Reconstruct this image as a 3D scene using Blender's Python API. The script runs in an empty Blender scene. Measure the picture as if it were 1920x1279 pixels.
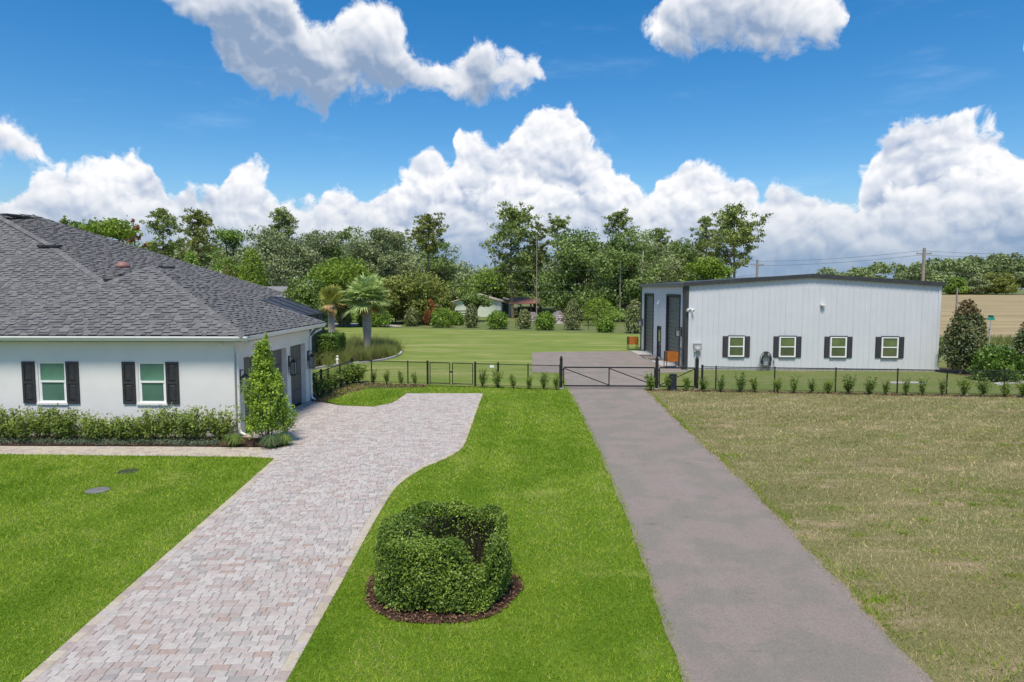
import bpy, bmesh, math, random
import numpy as np
from mathutils import Vector, Matrix

random.seed(7)
RNG = np.random.default_rng(7)
scene = bpy.context.scene
COL = scene.collection

# ------------------------------------------------------------------ camera
FPX, CAMH = 1280.0, 4.8                       # focal length in photo pixels (1920 wide), camera height in m
PITCH = math.atan(100.0 / FPX)
SP, CP = math.sin(PITCH), math.cos(PITCH)
cam_d = bpy.data.cameras.new('camera')
cam_d.sensor_width = 36.0
cam_d.lens = 36.0 * FPX / 1920.0
cam_d.clip_start = 0.1
cam_d.clip_end = 6000
cam = bpy.data.objects.new('camera', cam_d)
COL.objects.link(cam)
cam.location = (0, 0, CAMH)
cam.rotation_euler = (math.radians(90) - PITCH, 0, 0)
scene.camera = cam


def G(px, py, z=0.0):
    """point of the ground (height z) seen at a photo pixel"""
    u = (px - 960) / FPX
    v = (639.5 - py) / FPX
    t = (CAMH - z) / (SP - v * CP)
    return Vector((u * t, t * (CP + v * SP), z))


def at(px, py, Y):
    """point at distance Y seen at a photo pixel"""
    u = (px - 960) / FPX
    v = (639.5 - py) / FPX
    t = Y / (CP + v * SP)
    return Vector((u * t, Y, CAMH + t * (v * CP - SP)))


# ------------------------------------------------------------------ light and exposure
SUN_EL, SUN_AZ = 63.0, 187.0                  # degrees; azimuth clockwise from the viewing direction
sun_d = bpy.data.lights.new('sun', 'SUN')
sun_d.energy = 3.0
sun_d.angle = math.radians(15)
sun_d.color = (1.0, 0.915, 0.78)
sun = bpy.data.objects.new('sun', sun_d)
COL.objects.link(sun)
_e, _a = math.radians(SUN_EL), math.radians(SUN_AZ)
SUN_DIR = Vector((math.cos(_e) * math.sin(_a), math.cos(_e) * math.cos(_a), math.sin(_e)))
sun.rotation_euler = SUN_DIR.to_track_quat('Z', 'Y').to_euler()
sun.location = SUN_DIR * 100

scene.view_settings.view_transform = 'Standard'
scene.view_settings.look = 'None'
scene.view_settings.exposure = 0.55
scene.view_settings.gamma = 1.0
scene.cycles.max_bounces = 6
scene.cycles.diffuse_bounces = 3
scene.cycles.transparent_max_bounces = 8
scene.cycles.caustics_reflective = False
scene.cycles.caustics_refractive = False

# ------------------------------------------------------------------ sky with cumulus clouds
world = bpy.data.worlds.new('World')
scene.world = world
world.use_nodes = True
WT = world.node_tree
for n in list(WT.nodes):
    WT.nodes.remove(n)


class NB:
    """tiny node-building helper"""
    def __init__(self, tree):
        self.t = tree

    def n(self, kind, **kw):
        nd = self.t.nodes.new(kind)
        for k, v in kw.items():
            setattr(nd, k, v)
        return nd

    def put(self, sock, v):
        if isinstance(v, bpy.types.NodeSocket):
            self.t.links.new(v, sock)
        elif v is not None:
            sock.default_value = v

    def m(self, op, a, b=None, c=None, clamp=False):
        nd = self.n('ShaderNodeMath', operation=op, use_clamp=clamp)
        for i, v in enumerate((a, b, c)):
            self.put(nd.inputs[i], v)
        return nd.outputs[0]

    def vm(self, op, a, b=None, s=None):
        nd = self.n('ShaderNodeVectorMath', operation=op)
        self.put(nd.inputs[0], a)
        if b is not None:
            self.put(nd.inputs[1], b)
        if s is not None:
            self.put(nd.inputs['Scale'], s)
        return nd.outputs[0]

    def rng(self, v, a, b, c=0.0, d=1.0, smooth=True):
        nd = self.n('ShaderNodeMapRange', interpolation_type='SMOOTHSTEP' if smooth else 'LINEAR')
        for i, x in enumerate((v, a, b, c, d)):
            self.put(nd.inputs[i], x)
        return nd.outputs[0]

    def mix(self, f, a, b, blend='MIX'):
        nd = self.n('ShaderNodeMix', data_type='RGBA', blend_type=blend)
        self.put(nd.inputs[0], f)
        for i, v in ((6, a), (7, b)):
            if isinstance(v, tuple) and len(v) == 3:
                v = v + (1.0,)
            self.put(nd.inputs[i], v)
        return nd.outputs[2]

    def noise(self, vec, scale, detail=3, rough=0.5, dist=0.0, dims='3D'):
        nd = self.n('ShaderNodeTexNoise', noise_dimensions=dims)
        self.put(nd.inputs['Vector'], vec)
        self.put(nd.inputs['Scale'], scale)
        nd.inputs['Detail'].default_value = detail
        nd.inputs['Roughness'].default_value = rough
        nd.inputs['Distortion'].default_value = dist
        return nd.outputs['Fac']

    def voro(self, vec, scale, detail=2.0, rough=0.5, feature='F1', out='Distance', rnd=1.0):
        nd = self.n('ShaderNodeTexVoronoi', feature=feature)
        self.put(nd.inputs['Vector'], vec)
        self.put(nd.inputs['Scale'], scale)
        if 'Detail' in nd.inputs:
            nd.inputs['Detail'].default_value = detail
            nd.inputs['Roughness'].default_value = rough
        nd.inputs['Randomness'].default_value = rnd
        return nd.outputs[out]


def azel(px, py):
    u, v = (px - 960) / FPX, (639.5 - py) / FPX
    x, y, z = u, CP + v * SP, v * CP - SP
    return math.degrees(math.atan2(x, y)), math.degrees(math.atan2(z, math.hypot(x, y)))


W = NB(WT)
AZ_HALF, EL_MAX = 42.0, 40.0
dirv = W.n('ShaderNodeTexCoord').outputs['Generated']
sep = W.n('ShaderNodeSeparateXYZ')
W.put(sep.inputs[0], dirv)
az_deg = W.m('MULTIPLY', W.m('ARCTAN2', sep.outputs[0], sep.outputs[1]), 180 / math.pi)
el_deg = W.m('MULTIPLY', W.m('ARCSINE', sep.outputs[2]), 180 / math.pi)
# slow warp so that the cloud edges curl
wn = W.n('ShaderNodeTexNoise', noise_dimensions='3D')
W.put(wn.inputs['Vector'], dirv)
wn.inputs['Scale'].default_value = 16
wn.inputs['Detail'].default_value = 2
wv = W.vm('SUBTRACT', wn.outputs['Color'], (0.5, 0.5, 0.5))
wsep = W.n('ShaderNodeSeparateXYZ')
W.put(wsep.inputs[0], wv)
az_w = W.m('MULTIPLY_ADD', wsep.outputs[0], 3.2, az_deg)
el_w = W.m('MULTIPLY_ADD', wsep.outputs[1], 2.6, el_deg)


def curve(pts, az):
    """elevation (degrees) as a function of azimuth, from (px, py) points of the skyline of a cloud"""
    ae = sorted(azel(*p) for p in pts)
    nd = W.n('ShaderNodeFloatCurve')
    s = W.m('PINGPONG', W.m('MULTIPLY_ADD', az, 0.5 / AZ_HALF, 0.5), 1.0)
    W.put(nd.inputs['Value'], s)
    c = nd.mapping.curves[0]
    xy = [((a / AZ_HALF + 1) / 2, (e + 20) / (EL_MAX + 20)) for a, e in ae]
    xy = [p for p in xy if 0 < p[0] < 1]
    while len(c.points) < len(xy):
        c.points.new(0.5, 0.5)
    for p, (x, y) in zip(c.points, xy):
        p.location = (x, min(1, max(0, y)))
        p.handle_type = 'VECTOR'
    nd.mapping.extend = 'HORIZONTAL'
    nd.mapping.update()
    return W.m('MULTIPLY_ADD', nd.outputs[0], EL_MAX + 20, -20.0)


# shared billows: a cauliflower field and the same field a little further towards the sun (in azimuth and elevation)
ae = W.n('ShaderNodeCombineXYZ')
W.put(ae.inputs[0], W.m('MULTIPLY', az_w, math.pi / 180))
W.put(ae.inputs[1], W.m('MULTIPLY', el_w, math.pi / 180))
ae = ae.outputs[0]


def puffs(vec, scale):
    """rounded heads: 1 in the middle of each cell, falling off like a ball"""
    nd = W.n('ShaderNodeTexVoronoi', feature='F1', voronoi_dimensions='2D')
    W.put(nd.inputs['Vector'], vec)
    nd.inputs['Scale'].default_value = scale
    nd.inputs['Detail'].default_value = 0.0
    d = nd.outputs['Distance']
    return W.m('SUBTRACT', 0.62, W.m('MULTIPLY', d, d))


def billow(vec):
    a = puffs(vec, 9.0)
    b = W.m('MULTIPLY_ADD', puffs(vec, 21.0), 0.50, a)
    c = W.m('MULTIPLY_ADD', puffs(vec, 47.0), 0.26, b)
    return W.m('SUBTRACT', W.m('MULTIPLY_ADD', puffs(vec, 100.0), 0.13, c), 0.66)


# the heads lie in a nearly unwarped field so that they stay round
aeu = W.n('ShaderNodeCombineXYZ')
W.put(aeu.inputs[0], W.m('MULTIPLY', W.m('MULTIPLY_ADD', wsep.outputs[0], 1.5, az_deg), math.pi / 180))
W.put(aeu.inputs[1], W.m('MULTIPLY', W.m('MULTIPLY_ADD', wsep.outputs[1], 1.5, el_deg), math.pi / 180 * 1.15))
aeu = aeu.outputs[0]
bil0 = billow(aeu)
bil1 = billow(W.vm('ADD', aeu, (0.004, 0.011, 0.0)))
fbm = W.m('SUBTRACT', W.noise(ae, 26, 5, 0.66, dims='2D'), 0.5)
fbm_big = W.m('SUBTRACT', W.noise(ae, 8.0, 2, 0.5, dims='2D'), 0.5)
relief = W.m('SUBTRACT', bil0, bil1)


def cloud_layer(base, top, bottom, edge, a_b, a_f, soft, thick, dark, white, k_rel=1.5, k_big=1.3, k_dep=0.62, gap=None):
    """composite one cloud layer over a colour; returns the new colour"""
    T = curve(top, az_w)
    d = W.m('SUBTRACT', T, el_w)
    dtop = d
    if bottom is not None:
        B = curve(bottom, az_w)
        d = W.m('SMOOTH_MIN', d, W.m('SUBTRACT', el_w, B), 1.2)
    dens = W.m('ADD', d, W.m('MULTIPLY', bil0, a_b))
    dens = W.m('ADD', dens, W.m('MULTIPLY', fbm, a_f))
    if gap is not None:                          # holes where the blue shows through
        dens = W.m('SUBTRACT', dens, W.m('MULTIPLY', gap, 3.5))
    mask = W.rng(dens, edge, edge + soft)
    depth = W.rng(W.m('ADD', dtop, W.m('MULTIPLY', fbm_big, thick * k_big)), 0.0, thick)
    lit = W.m('MULTIPLY_ADD', relief, k_rel, 0.86)
    lit = W.m('ADD', lit, W.m('MULTIPLY', fbm, 0.12 + 0.15 * k_rel))
    lit = W.m('SUBTRACT', lit, W.m('MULTIPLY', depth, k_dep), clamp=True)
    rim = W.rng(dens, edge, edge + 1.1, 0.25, 0.0)
    lit = W.m('ADD', lit, rim, clamp=True)
    return W.mix(mask, base, W.mix(lit, dark, white))


sky = W.n('ShaderNodeTexSky', sky_type='NISHITA')
sky.sun_disc = False
sky.sun_elevation = math.radians(SUN_EL)
sky.sun_rotation = math.radians(SUN_AZ)
sky.air_density = 1.0
sky.dust_density = 0.6
sky.ozone_density = 3.0
hsv = W.n('ShaderNodeHueSaturation')
hsv.inputs['Saturation'].default_value = 1.42
hsv.inputs['Value'].default_value = 0.98
W.put(hsv.inputs['Color'], sky.outputs[0])
colr = hsv.outputs[0]
SKY_STR = 0.10
K = 1.0 / SKY_STR
CW = tuple(v * K for v in (0.70, 0.70, 0.71))
CD = tuple(v * K for v in (0.26, 0.325, 0.45))
CU = tuple(v * K for v in (0.185, 0.255, 0.375))
CDB = tuple(v * K for v in (0.20, 0.28, 0.42))
# faint streaks of high cirrus
cs = W.n('ShaderNodeMapping')
W.put(cs.inputs[0], dirv)
cs.inputs['Scale'].default_value = (2.0, 2.0, 9.0)
cir = W.rng(W.noise(cs.outputs[0], 2.5, 5, 0.6), 0.55, 0.85, 0.0, 0.15)
colr = W.mix(cir, colr, tuple(v * K for v in (0.55, 0.68, 0.82)))

N_ = 700
upper_top = [(-300, 150), (-60, 205), (15, 222), (60, 246), (100, 290), (110, 320), (118, 480), (238, 480), (258, 60), (266, -40), (300, -90), (540, -60), (565, 0), (590, 26),
             (640, 36), (660, 4), (720, 4), (748, 40), (765, 70), (800, 96), (835, 112), (870, 102), (890, 72), (925, 78), (945, 108),
             (972, 92), (1000, 104), (1028, 130), (1040, 480), (1182, 480), (1194, 30), (1215, 14), (1235, 30), (1250, -20), (1400, -60), (1580, -25),
             (1598, 20), (1606, 480), (1882, 480), (1893, 28), (1915, 10), (2000, -40), (2300, 100)]
upper_bot = [(-300, 290), (0, 296), (60, 294), (100, 290), (108, 288), (118, -120), (238, -120), (258, -20), (266, 6), (330, 26), (380, 54), (420, 116), (450, 148), (500, 172), (560, 200),
             (614, 218), (636, 176), (700, 178), (760, 190), (850, 198), (925, 192), (945, 170), (985, 164), (1028, 156), (1040, -120), (1182, -120),
             (1196, 60), (1225, 82), (1255, 118), (1292, 126), (1318, 86), (1400, 84), (1480, 98), (1560, 86), (1592, 40), (1598, 20), (1606, -120),
             (1882, -120), (1895, 70), (1915, 116), (2000, 120), (2300, 200)]
back_top = [(-300, 330), (0, 362), (60, 344), (110, 312), (165, 300), (185, 280), (240, 262), (276, 270), (296, 305), (312, 352), (330, 352), (345, 326),
            (372, 348), (405, 345), (432, 326), (470, 312), (505, 330), (522, 376), (560, 384), (600, 388), (622, 356), (655, 362), (690, 372), (700, 350),
            (738, 344), (756, 330), (764, 306), (800, 294), (850, 300), (858, 250), (902, 244), (925, 278), (955, 252), (985, 210), (1002, 194),
            (1050, 190), (1094, 210), (1100, 250), (1130, 262), (1145, 300), (1186, 316), (1196, 346), (1228, 350), (1245, 306), (1290, 286), (1326, 302),
            (1350, 322), (1420, 330), (1432, 372), (1450, 345), (1500, 345), (1545, 372), (1580, 392), (1605, 370), (1622, 325), (1640, 275), (1664, 228), (1700, 204), (1770, 198), (1850, 222),
            (1888, 256), (1906, 300), (1930, 320), (2000, 300), (2300, 330)]
front_top = [(-300, 380), (0, 370), (80, 352), (150, 345), (220, 330), (300, 368), (350, 372), (420, 352), (480, 350), (530, 398), (600, 402), (650, 385), (700, 402),
             (770, 418), (810, 350), (880, 345), (960, 330), (1040, 330), (1100, 345), (1160, 360), (1210, 385), (1280, 345), (1330, 352), (1400, 375), (1470, 395),
             (1540, 405), (1620, 395), (1680, 350), (1760, 335), (1840, 325), (1910, 330), (2000, 350), (2300, 380)]
low_top = [(p[0], 0.35 * p[1] + 0.65 * 425) for p in front_top]
colr = cloud_layer(colr, back_top, None, 0.1, 1.7, 2.7, 0.8, 6.0, CD, CW, 1.5)
colr = cloud_layer(colr, front_top, None, 0.2, 2.6, 2.8, 1.2, 5.0, CD, CW, 1.4)
colr = cloud_layer(colr, low_top, None, 0.2, 3.0, 3.4, 2.2, 4.0, CDB, CW, 1.3)
colr = cloud_layer(colr, upper_top, upper_bot, -0.05, 1.6, 3.3, 1.2, 4.4, CU, CW, 0.85, 0.8, 0.85)
# the air near the horizon
hz = W.rng(el_deg, -1.0, 8.5, 0.92, 0.0)
colr = W.mix(hz, colr, tuple(v * K for v in (0.175, 0.255, 0.365)))
bg = W.n('ShaderNodeBackground')
W.put(bg.inputs['Color'], colr)
bg.inputs['Strength'].default_value = SKY_STR
wo = W.n('ShaderNodeOutputWorld')
W.put(wo.inputs['Surface'], bg.outputs[0])
world.cycles.sampling_method = 'MANUAL'
world.cycles.sample_map_resolution = 512

# ================================================================== helpers
def tag(o, label=None, cat=None, group=None, kind=None):
    if label: o['label'] = label
    if cat: o['category'] = cat
    if group: o['group'] = group
    if kind: o['kind'] = kind
    return o


def empty(name, loc=(0, 0, 0), rz=0.0, label=None, cat=None, group=None):
    o = bpy.data.objects.new(name, None)
    COL.objects.link(o)
    o.location = loc
    o.rotation_euler = (0, 0, rz)
    o.empty_display_size = 0.2
    return tag(o, label, cat, group)


def link(name, me, parent=None, loc=None, mats=None):
    o = bpy.data.objects.new(name, me)
    COL.objects.link(o)
    if parent: o.parent = parent
    if loc is not None: o.location = loc
    return o


class MB:
    """collects shapes for ONE mesh object"""
    def __init__(self):
        self.v, self.f, self.mi = [], [], []
        self.cur = 0

    def add(self, vs, fs):
        b = len(self.v)
        self.v += [tuple(p) for p in vs]
        self.f += [tuple(b + i for i in f) for f in fs]
        self.mi += [self.cur] * len(fs)
        return self

    def box(self, c, s, rz=0.0, M=None):
        hx, hy, hz = s[0] / 2, s[1] / 2, s[2] / 2
        cr, sr = math.cos(rz), math.sin(rz)
        vs = []
        for z in (-hz, hz):
            for x, y in ((-hx, -hy), (hx, -hy), (hx, hy), (-hx, hy)):
                p = Vector((c[0] + x * cr - y * sr, c[1] + x * sr + y * cr, c[2] + z))
                vs.append(M @ p if M else p)
        return self.add(vs, [(3, 2, 1, 0), (4, 5, 6, 7), (0, 1, 5, 4), (1, 2, 6, 5), (2, 3, 7, 6), (3, 0, 4, 7)])

    def bb(self, x0, x1, y0, y1, z0, z1, M=None):
        return self.box(((x0 + x1) / 2, (y0 + y1) / 2, (z0 + z1) / 2), (abs(x1 - x0), abs(y1 - y0), abs(z1 - z0)), 0, M)

    def prism(self, poly, z0, z1):
        n = len(poly)
        vs = [(p[0], p[1], z0) for p in poly] + [(p[0], p[1], z1) for p in poly]
        fs = [tuple(range(n - 1, -1, -1)), tuple(range(n, 2 * n))]
        fs += [(i, (i + 1) % n, n + (i + 1) % n, n + i) for i in range(n)]
        return self.add(vs, fs)

    def sheet(self, poly, z):
        return self.add([(p[0], p[1], z) for p in poly], [tuple(range(len(poly)))])

    def tube(self, path, rad, n=6, cap=True):
        path = [Vector(p) for p in path]
        if not isinstance(rad, (list, tuple)):
            rad = [rad] * len(path)
        rings = []
        ref = Vector((0.13, 0.27, 0.95))
        for i, p in enumerate(path):
            d = (path[min(i + 1, len(path) - 1)] - path[max(i - 1, 0)])
            if d.length < 1e-9: d = Vector((0, 0, 1))
            d.normalize()
            r = ref if abs(d.dot(ref)) < 0.95 else Vector((1, 0, 0))
            a = d.cross(r).normalized()
            b = d.cross(a)
            rings.append([p + (a * math.cos(2 * math.pi * k / n) + b * math.sin(2 * math.pi * k / n)) * rad[i] for k in range(n)])
        vs = [q for r in rings for q in r]
        fs = []
        for i in range(len(path) - 1):
            for k in range(n):
                k2 = (k + 1) % n
                fs.append((i * n + k, i * n + k2, (i + 1) * n + k2, (i + 1) * n + k))
        if cap:
            fs.append(tuple(range(n - 1, -1, -1)))
            fs.append(tuple((len(path) - 1) * n + k for k in range(n)))
        return self.add(vs, fs)

    def lathe(self, prof, c=(0, 0, 0), n=16):
        """prof: (radius, z) from bottom to top"""
        vs, fs = [], []
        for r, z in prof:
            for k in range(n):
                a = 2 * math.pi * k / n
                vs.append((c[0] + r * math.cos(a), c[1] + r * math.sin(a), c[2] + z))
        for i in range(len(prof) - 1):
            for k in range(n):
                k2 = (k + 1) % n
                fs.append((i * n + k, i * n + k2, (i + 1) * n + k2, (i + 1) * n + k))
        fs.append(tuple(range(n - 1, -1, -1)))
        fs.append(tuple((len(prof) - 1) * n + k for k in range(n)))
        return self.add(vs, fs)

    def mesh(self, name, mats, smooth=False):
        me = bpy.data.meshes.new(name)
        me.from_pydata(self.v, [], self.f)
        for m in (mats if isinstance(mats, (list, tuple)) else [mats]):
            me.materials.append(m)
        if any(self.mi):
            me.polygons.foreach_set('material_index', self.mi)
        if smooth:
            me.polygons.foreach_set('use_smooth', [True] * len(me.polygons))
        me.update()
        return me

    def build(self, name, mats, parent=None, loc=None, smooth=False):
        return link(name, self.mesh(name, mats, smooth), parent, loc)


# ------------------------------------------------------------------ materials
MATS = {}


def mat(name, c1, c2=None, scale=4.0, rough=0.75, bump=0.0, bscale=60.0, spec=0.3, metal=0.0, detail=4.0, coord='pos', contrast=(0.35, 0.65)):
    """procedural surface: two tones of the same thing broken up by noise, plus fine relief"""
    if name in MATS: return MATS[name]
    m = bpy.data.materials.new(name)
    m.use_nodes = True
    t = m.node_tree
    b = NB(t)
    p = t.nodes['Principled BSDF']
    p.inputs['Roughness'].default_value = rough
    p.inputs['Metallic'].default_value = metal
    p.inputs['Specular IOR Level'].default_value = spec
    vec = b.n('ShaderNodeNewGeometry').outputs['Position'] if coord == 'pos' else b.n('ShaderNodeTexCoord').outputs['Object']
    if c2 is not None:
        f = b.rng(b.noise(vec, scale, detail, 0.6), contrast[0], contrast[1])
        b.put(p.inputs['Base Color'], b.mix(f, c1, c2))
    else:
        p.inputs['Base Color'].default_value = tuple(c1) + (1,)
    if bump > 0:
        bn = b.n('ShaderNodeBump')
        bn.inputs['Strength'].default_value = bump
        bn.inputs['Distance'].default_value = 0.02
        b.put(bn.inputs['Height'], b.noise(vec, bscale, 4, 0.6))
        b.put(p.inputs['Normal'], bn.outputs[0])
    MATS[name] = m
    return m


def leafmat(name, dark, light, trans=0.25, rough=0.5, spec=0.35, extra=None):
    """leaves: each leaf takes its own tone between two (attribute tint); some light passes through"""
    if name in MATS: return MATS[name]
    m = bpy.data.materials.new(name)
    m.use_nodes = True
    t = m.node_tree
    b = NB(t)
    p = t.nodes['Principled BSDF']
    out = t.nodes['Material Output']
    a = b.n('ShaderNodeAttribute', attribute_name='tint')
    c = b.mix(a.outputs['Fac'], dark, light)
    if extra:                                   # a share of leaves of another colour (blossom, dead leaves)
        c = b.mix(b.rng(a.outputs['Fac'], extra[1], extra[1] + 0.01), c, extra[0])
    b.put(p.inputs['Base Color'], c)
    p.inputs['Roughness'].default_value = rough
    p.inputs['Specular IOR Level'].default_value = spec
    tr = b.n('ShaderNodeBsdfTranslucent')
    b.put(tr.inputs['Color'], c)
    mx = b.n('ShaderNodeMixShader')
    mx.inputs[0].default_value = trans
    b.put(mx.inputs[1], p.outputs[0])
    b.put(mx.inputs[2], tr.outputs[0])
    b.put(out.inputs['Surface'], mx.outputs[0])
    MATS[name] = m
    return m


# ------------------------------------------------------------------ leaf cards
def unit(v):
    return v / (np.linalg.norm(v, axis=-1, keepdims=True) + 1e-9)


def faces_mesh(name, V, k, m, tint):
    """V: (n*k,3) vertices of n separate k-gons"""
    n = len(V) // k
    me = bpy.data.meshes.new(name)
    me.vertices.add(n * k)
    me.vertices.foreach_set('co', np.ascontiguousarray(V, dtype=np.float32).ravel())
    me.loops.add(n * k)
    me.loops.foreach_set('vertex_index', np.arange(n * k, dtype=np.int32))
    me.polygons.add(n)
    me.polygons.foreach_set('loop_start', np.arange(0, n * k, k, dtype=np.int32))
    me.polygons.foreach_set('loop_total', np.full(n, k, dtype=np.int32))
    at_ = me.attributes.new('tint', 'FLOAT', 'FACE')
    at_.data.foreach_set('value', np.clip(tint, 0, 1).astype(np.float32))
    me.materials.append(m)
    me.update(calc_edges=True)
    me.validate()
    return me


def leaf_mesh(name, P, size, m, tint, aspect=0.55, normal=None, nrand=1.0, rng=None, droop=0.0):
    """one small rhombic leaf (or spray of leaves) at every point"""
    rng = rng or RNG
    n = len(P)
    N = rng.normal(size=(n, 3)) * nrand
    if normal is not None: N = N + normal
    N = unit(N)
    T = rng.normal(size=(n, 3))
    T[:, 2] -= droop
    T = unit(T - N * np.sum(T * N, axis=1, keepdims=True))
    B = np.cross(N, T)
    s = (np.broadcast_to(size, (n,)) * rng.uniform(0.7, 1.3, n))[:, None]
    V = np.empty((n, 4, 3))
    V[:, 0] = P - T * s * 0.5
    V[:, 1] = P + B * s * aspect * 0.5 + N * s * 0.08
    V[:, 2] = P + T * s * 0.5
    V[:, 3] = P - B * s * aspect * 0.5 + N * s * 0.08
    return faces_mesh(name, V.reshape(-1, 3), 4, m, tint)


def blade_mesh(name, P, h, w, m, tint, lean=1.15, rng=None):
    """single grass blades: a narrow triangle each"""
    rng = rng or RNG
    n = len(P)
    a = rng.uniform(0, 2 * np.pi, n)
    d = np.stack([np.cos(a), np.sin(a), np.zeros(n)], 1)
    a2 = rng.uniform(0, 2 * np.pi, n)
    hh = (np.broadcast_to(h, (n,)) * rng.uniform(0.6, 1.3, n))[:, None]
    ww = (np.broadcast_to(w, (n,)) * rng.uniform(0.7, 1.3, n))[:, None]
    tip = np.stack([np.cos(a2), np.sin(a2), np.zeros(n)], 1) * hh * np.abs(rng.normal(0, lean, n))[:, None]
    tip[:, 2] = hh[:, 0]
    V = np.empty((n, 3, 3))
    V[:, 0] = P - d * ww * 0.5
    V[:, 1] = P + d * ww * 0.5
    V[:, 2] = P + tip
    return faces_mesh(name, V.reshape(-1, 3), 3, m, tint)


def in_poly(x, y, poly):
    r = np.zeros(len(x), bool)
    n = len(poly)
    for i in range(n):
        x0, y0 = poly[i][0], poly[i][1]
        x1, y1 = poly[(i + 1) % n][0], poly[(i + 1) % n][1]
        c = ((y0 > y) != (y1 > y)) & (x < (x1 - x0) * (y - y0) / (y1 - y0 + 1e-12) + x0)
        r ^= c
    return r


def smooth_noise2(x, y, s, seed=0):
    """cheap smooth 2-D variation, -1..1"""
    r = np.random.default_rng(seed)
    out = np.zeros_like(x)
    for k in range(6):
        a = r.uniform(0, 2 * np.pi)
        f = s * r.uniform(0.5, 2.2)
        out += np.sin((x * np.cos(a) + y * np.sin(a)) * f + r.uniform(0, 6.28))
    return out / 3.5


# ================================================================== ground
def grass_mat(name, c1, c2, c3, stripes=None, dirt=None):
    m = bpy.data.materials.new(name)
    m.use_nodes = True
    t = m.node_tree
    b = NB(t)
    p = t.nodes['Principled BSDF']
    p.inputs['Roughness'].default_value = 0.9
    p.inputs['Specular IOR Level'].default_value = 0.15
    pos = b.n('ShaderNodeNewGeometry').outputs['Position']
    big = b.rng(b.noise(pos, 0.35, 4, 0.6), 0.36, 0.66)
    fine = b.rng(b.noise(pos, 9.0, 5, 0.7), 0.30, 0.70)
    c = b.mix(big, c1, c2)
    c = b.mix(b.m('MULTIPLY', fine, 0.65), c, c3)
    if dirt:
        mp = b.n('ShaderNodeMapping')
        b.put(mp.inputs[0], pos)
        mp.inputs['Scale'].default_value = dirt[1]
        c = b.mix(b.rng(b.noise(mp.outputs[0], 1.0, 5, 0.65), dirt[2], dirt[2] + 0.2), c, dirt[0])
    b.put(p.inputs['Base Color'], c)
    bn = b.n('ShaderNodeBump')
    bn.inputs['Strength'].default_value = 0.6
    bn.inputs['Distance'].default_value = 0.03
    b.put(bn.inputs['Height'], b.noise(pos, 40.0, 3, 0.7))
    b.put(p.inputs['Normal'], bn.outputs[0])
    return m


GM_FRONT = grass_mat('front_turf', (0.100, 0.190, 0.012), (0.150, 0.240, 0.022), (0.075, 0.145, 0.010), dirt=((0.27, 0.31, 0.08), (0.5, 0.5, 1), 0.54))
GM_DRY = grass_mat('dry_turf', (0.230, 0.210, 0.090), (0.170, 0.185, 0.060), (0.145, 0.140, 0.060), dirt=((0.34, 0.265, 0.17), (0.45, 1.5, 1), 0.50))
GM_BACK = grass_mat('back_turf', (0.235, 0.285, 0.070), (0.170, 0.240, 0.040), (0.140, 0.190, 0.040), dirt=((0.32, 0.315, 0.12), (0.10, 0.55, 1), 0.48))
GM_SHED = grass_mat('shed_turf', (0.150, 0.200, 0.050), (0.205, 0.215, 0.080), (0.125, 0.160, 0.045), dirt=((0.26, 0.22, 0.12), (0.2, 0.9, 1), 0.56))
GM_FAR = grass_mat('rough_turf', (0.140, 0.185, 0.060), (0.190, 0.205, 0.090), (0.10, 0.14, 0.04), dirt=((0.28, 0.25, 0.15), (0.05, 0.25, 1), 0.6))
GM_HAY = grass_mat('hay', (0.425, 0.340, 0.185), (0.37, 0.295, 0.16), (0.32, 0.255, 0.135), dirt=((0.21, 0.17, 0.09), (0.02, 0.24, 1), 0.46))

tag(MB().sheet([(-2500, -30), (2500, -30), (2500, 3500), (-2500, 3500)], -0.06).build('ground', GM_FAR), kind='structure')


def lawn(name, px, m, z, world=None):
    poly = [G(*p)[:2] for p in px] if world is None else world
    tag(MB().sheet(poly, z).build(name, m), kind='structure')
    return poly


def spline(pts, n=6):
    """smooth open curve through 2-D points"""
    out = []
    P = [pts[0]] + list(pts) + [pts[-1]]
    for i in range(1, len(P) - 2):
        p0, p1, p2, p3 = (np.array(P[i + k][:2], float) for k in (-1, 0, 1, 2))
        for k in range(n):
            t = k / n
            out.append(tuple(0.5 * ((2 * p1) + (p2 - p0) * t + (2 * p0 - 5 * p1 + 4 * p2 - p3) * t * t + (3 * p1 - p0 - 3 * p2 + p3) * t ** 3)))
    out.append(tuple(pts[-1][:2]))
    return out


def gp(px): return [tuple(G(*p)[:2]) for p in px]


# edges of the asphalt lane and of the paver drive, near to far
near_z = 4.6
lane_L = spline(gp([(1280, 1279), (1184, 995), (1149, 910), (1108, 816), (1063, 727)]), 8)
lane_R = spline(gp([(1745, 1279), (1482, 995), (1399, 910), (1342, 857), (1280, 801), (1209, 730)]), 8)
lane_L = [(lane_L[0][0] - 0.09, near_z)] + lane_L
lane_R = [(lane_R[0][0] - 0.20, near_z)] + lane_R
drive_L = [(-5.82, near_z)] + gp([(40, 1279), (515, 860)])
drive_R = [(-2.78, near_z)] + gp([(537, 1279), (640, 1094)]) + spline(gp([(690, 1000), (716, 955), (745, 912), (790, 880), (840, 858), (868, 838), (882, 805), (896, 765), (906, 738)]), 5)

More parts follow.
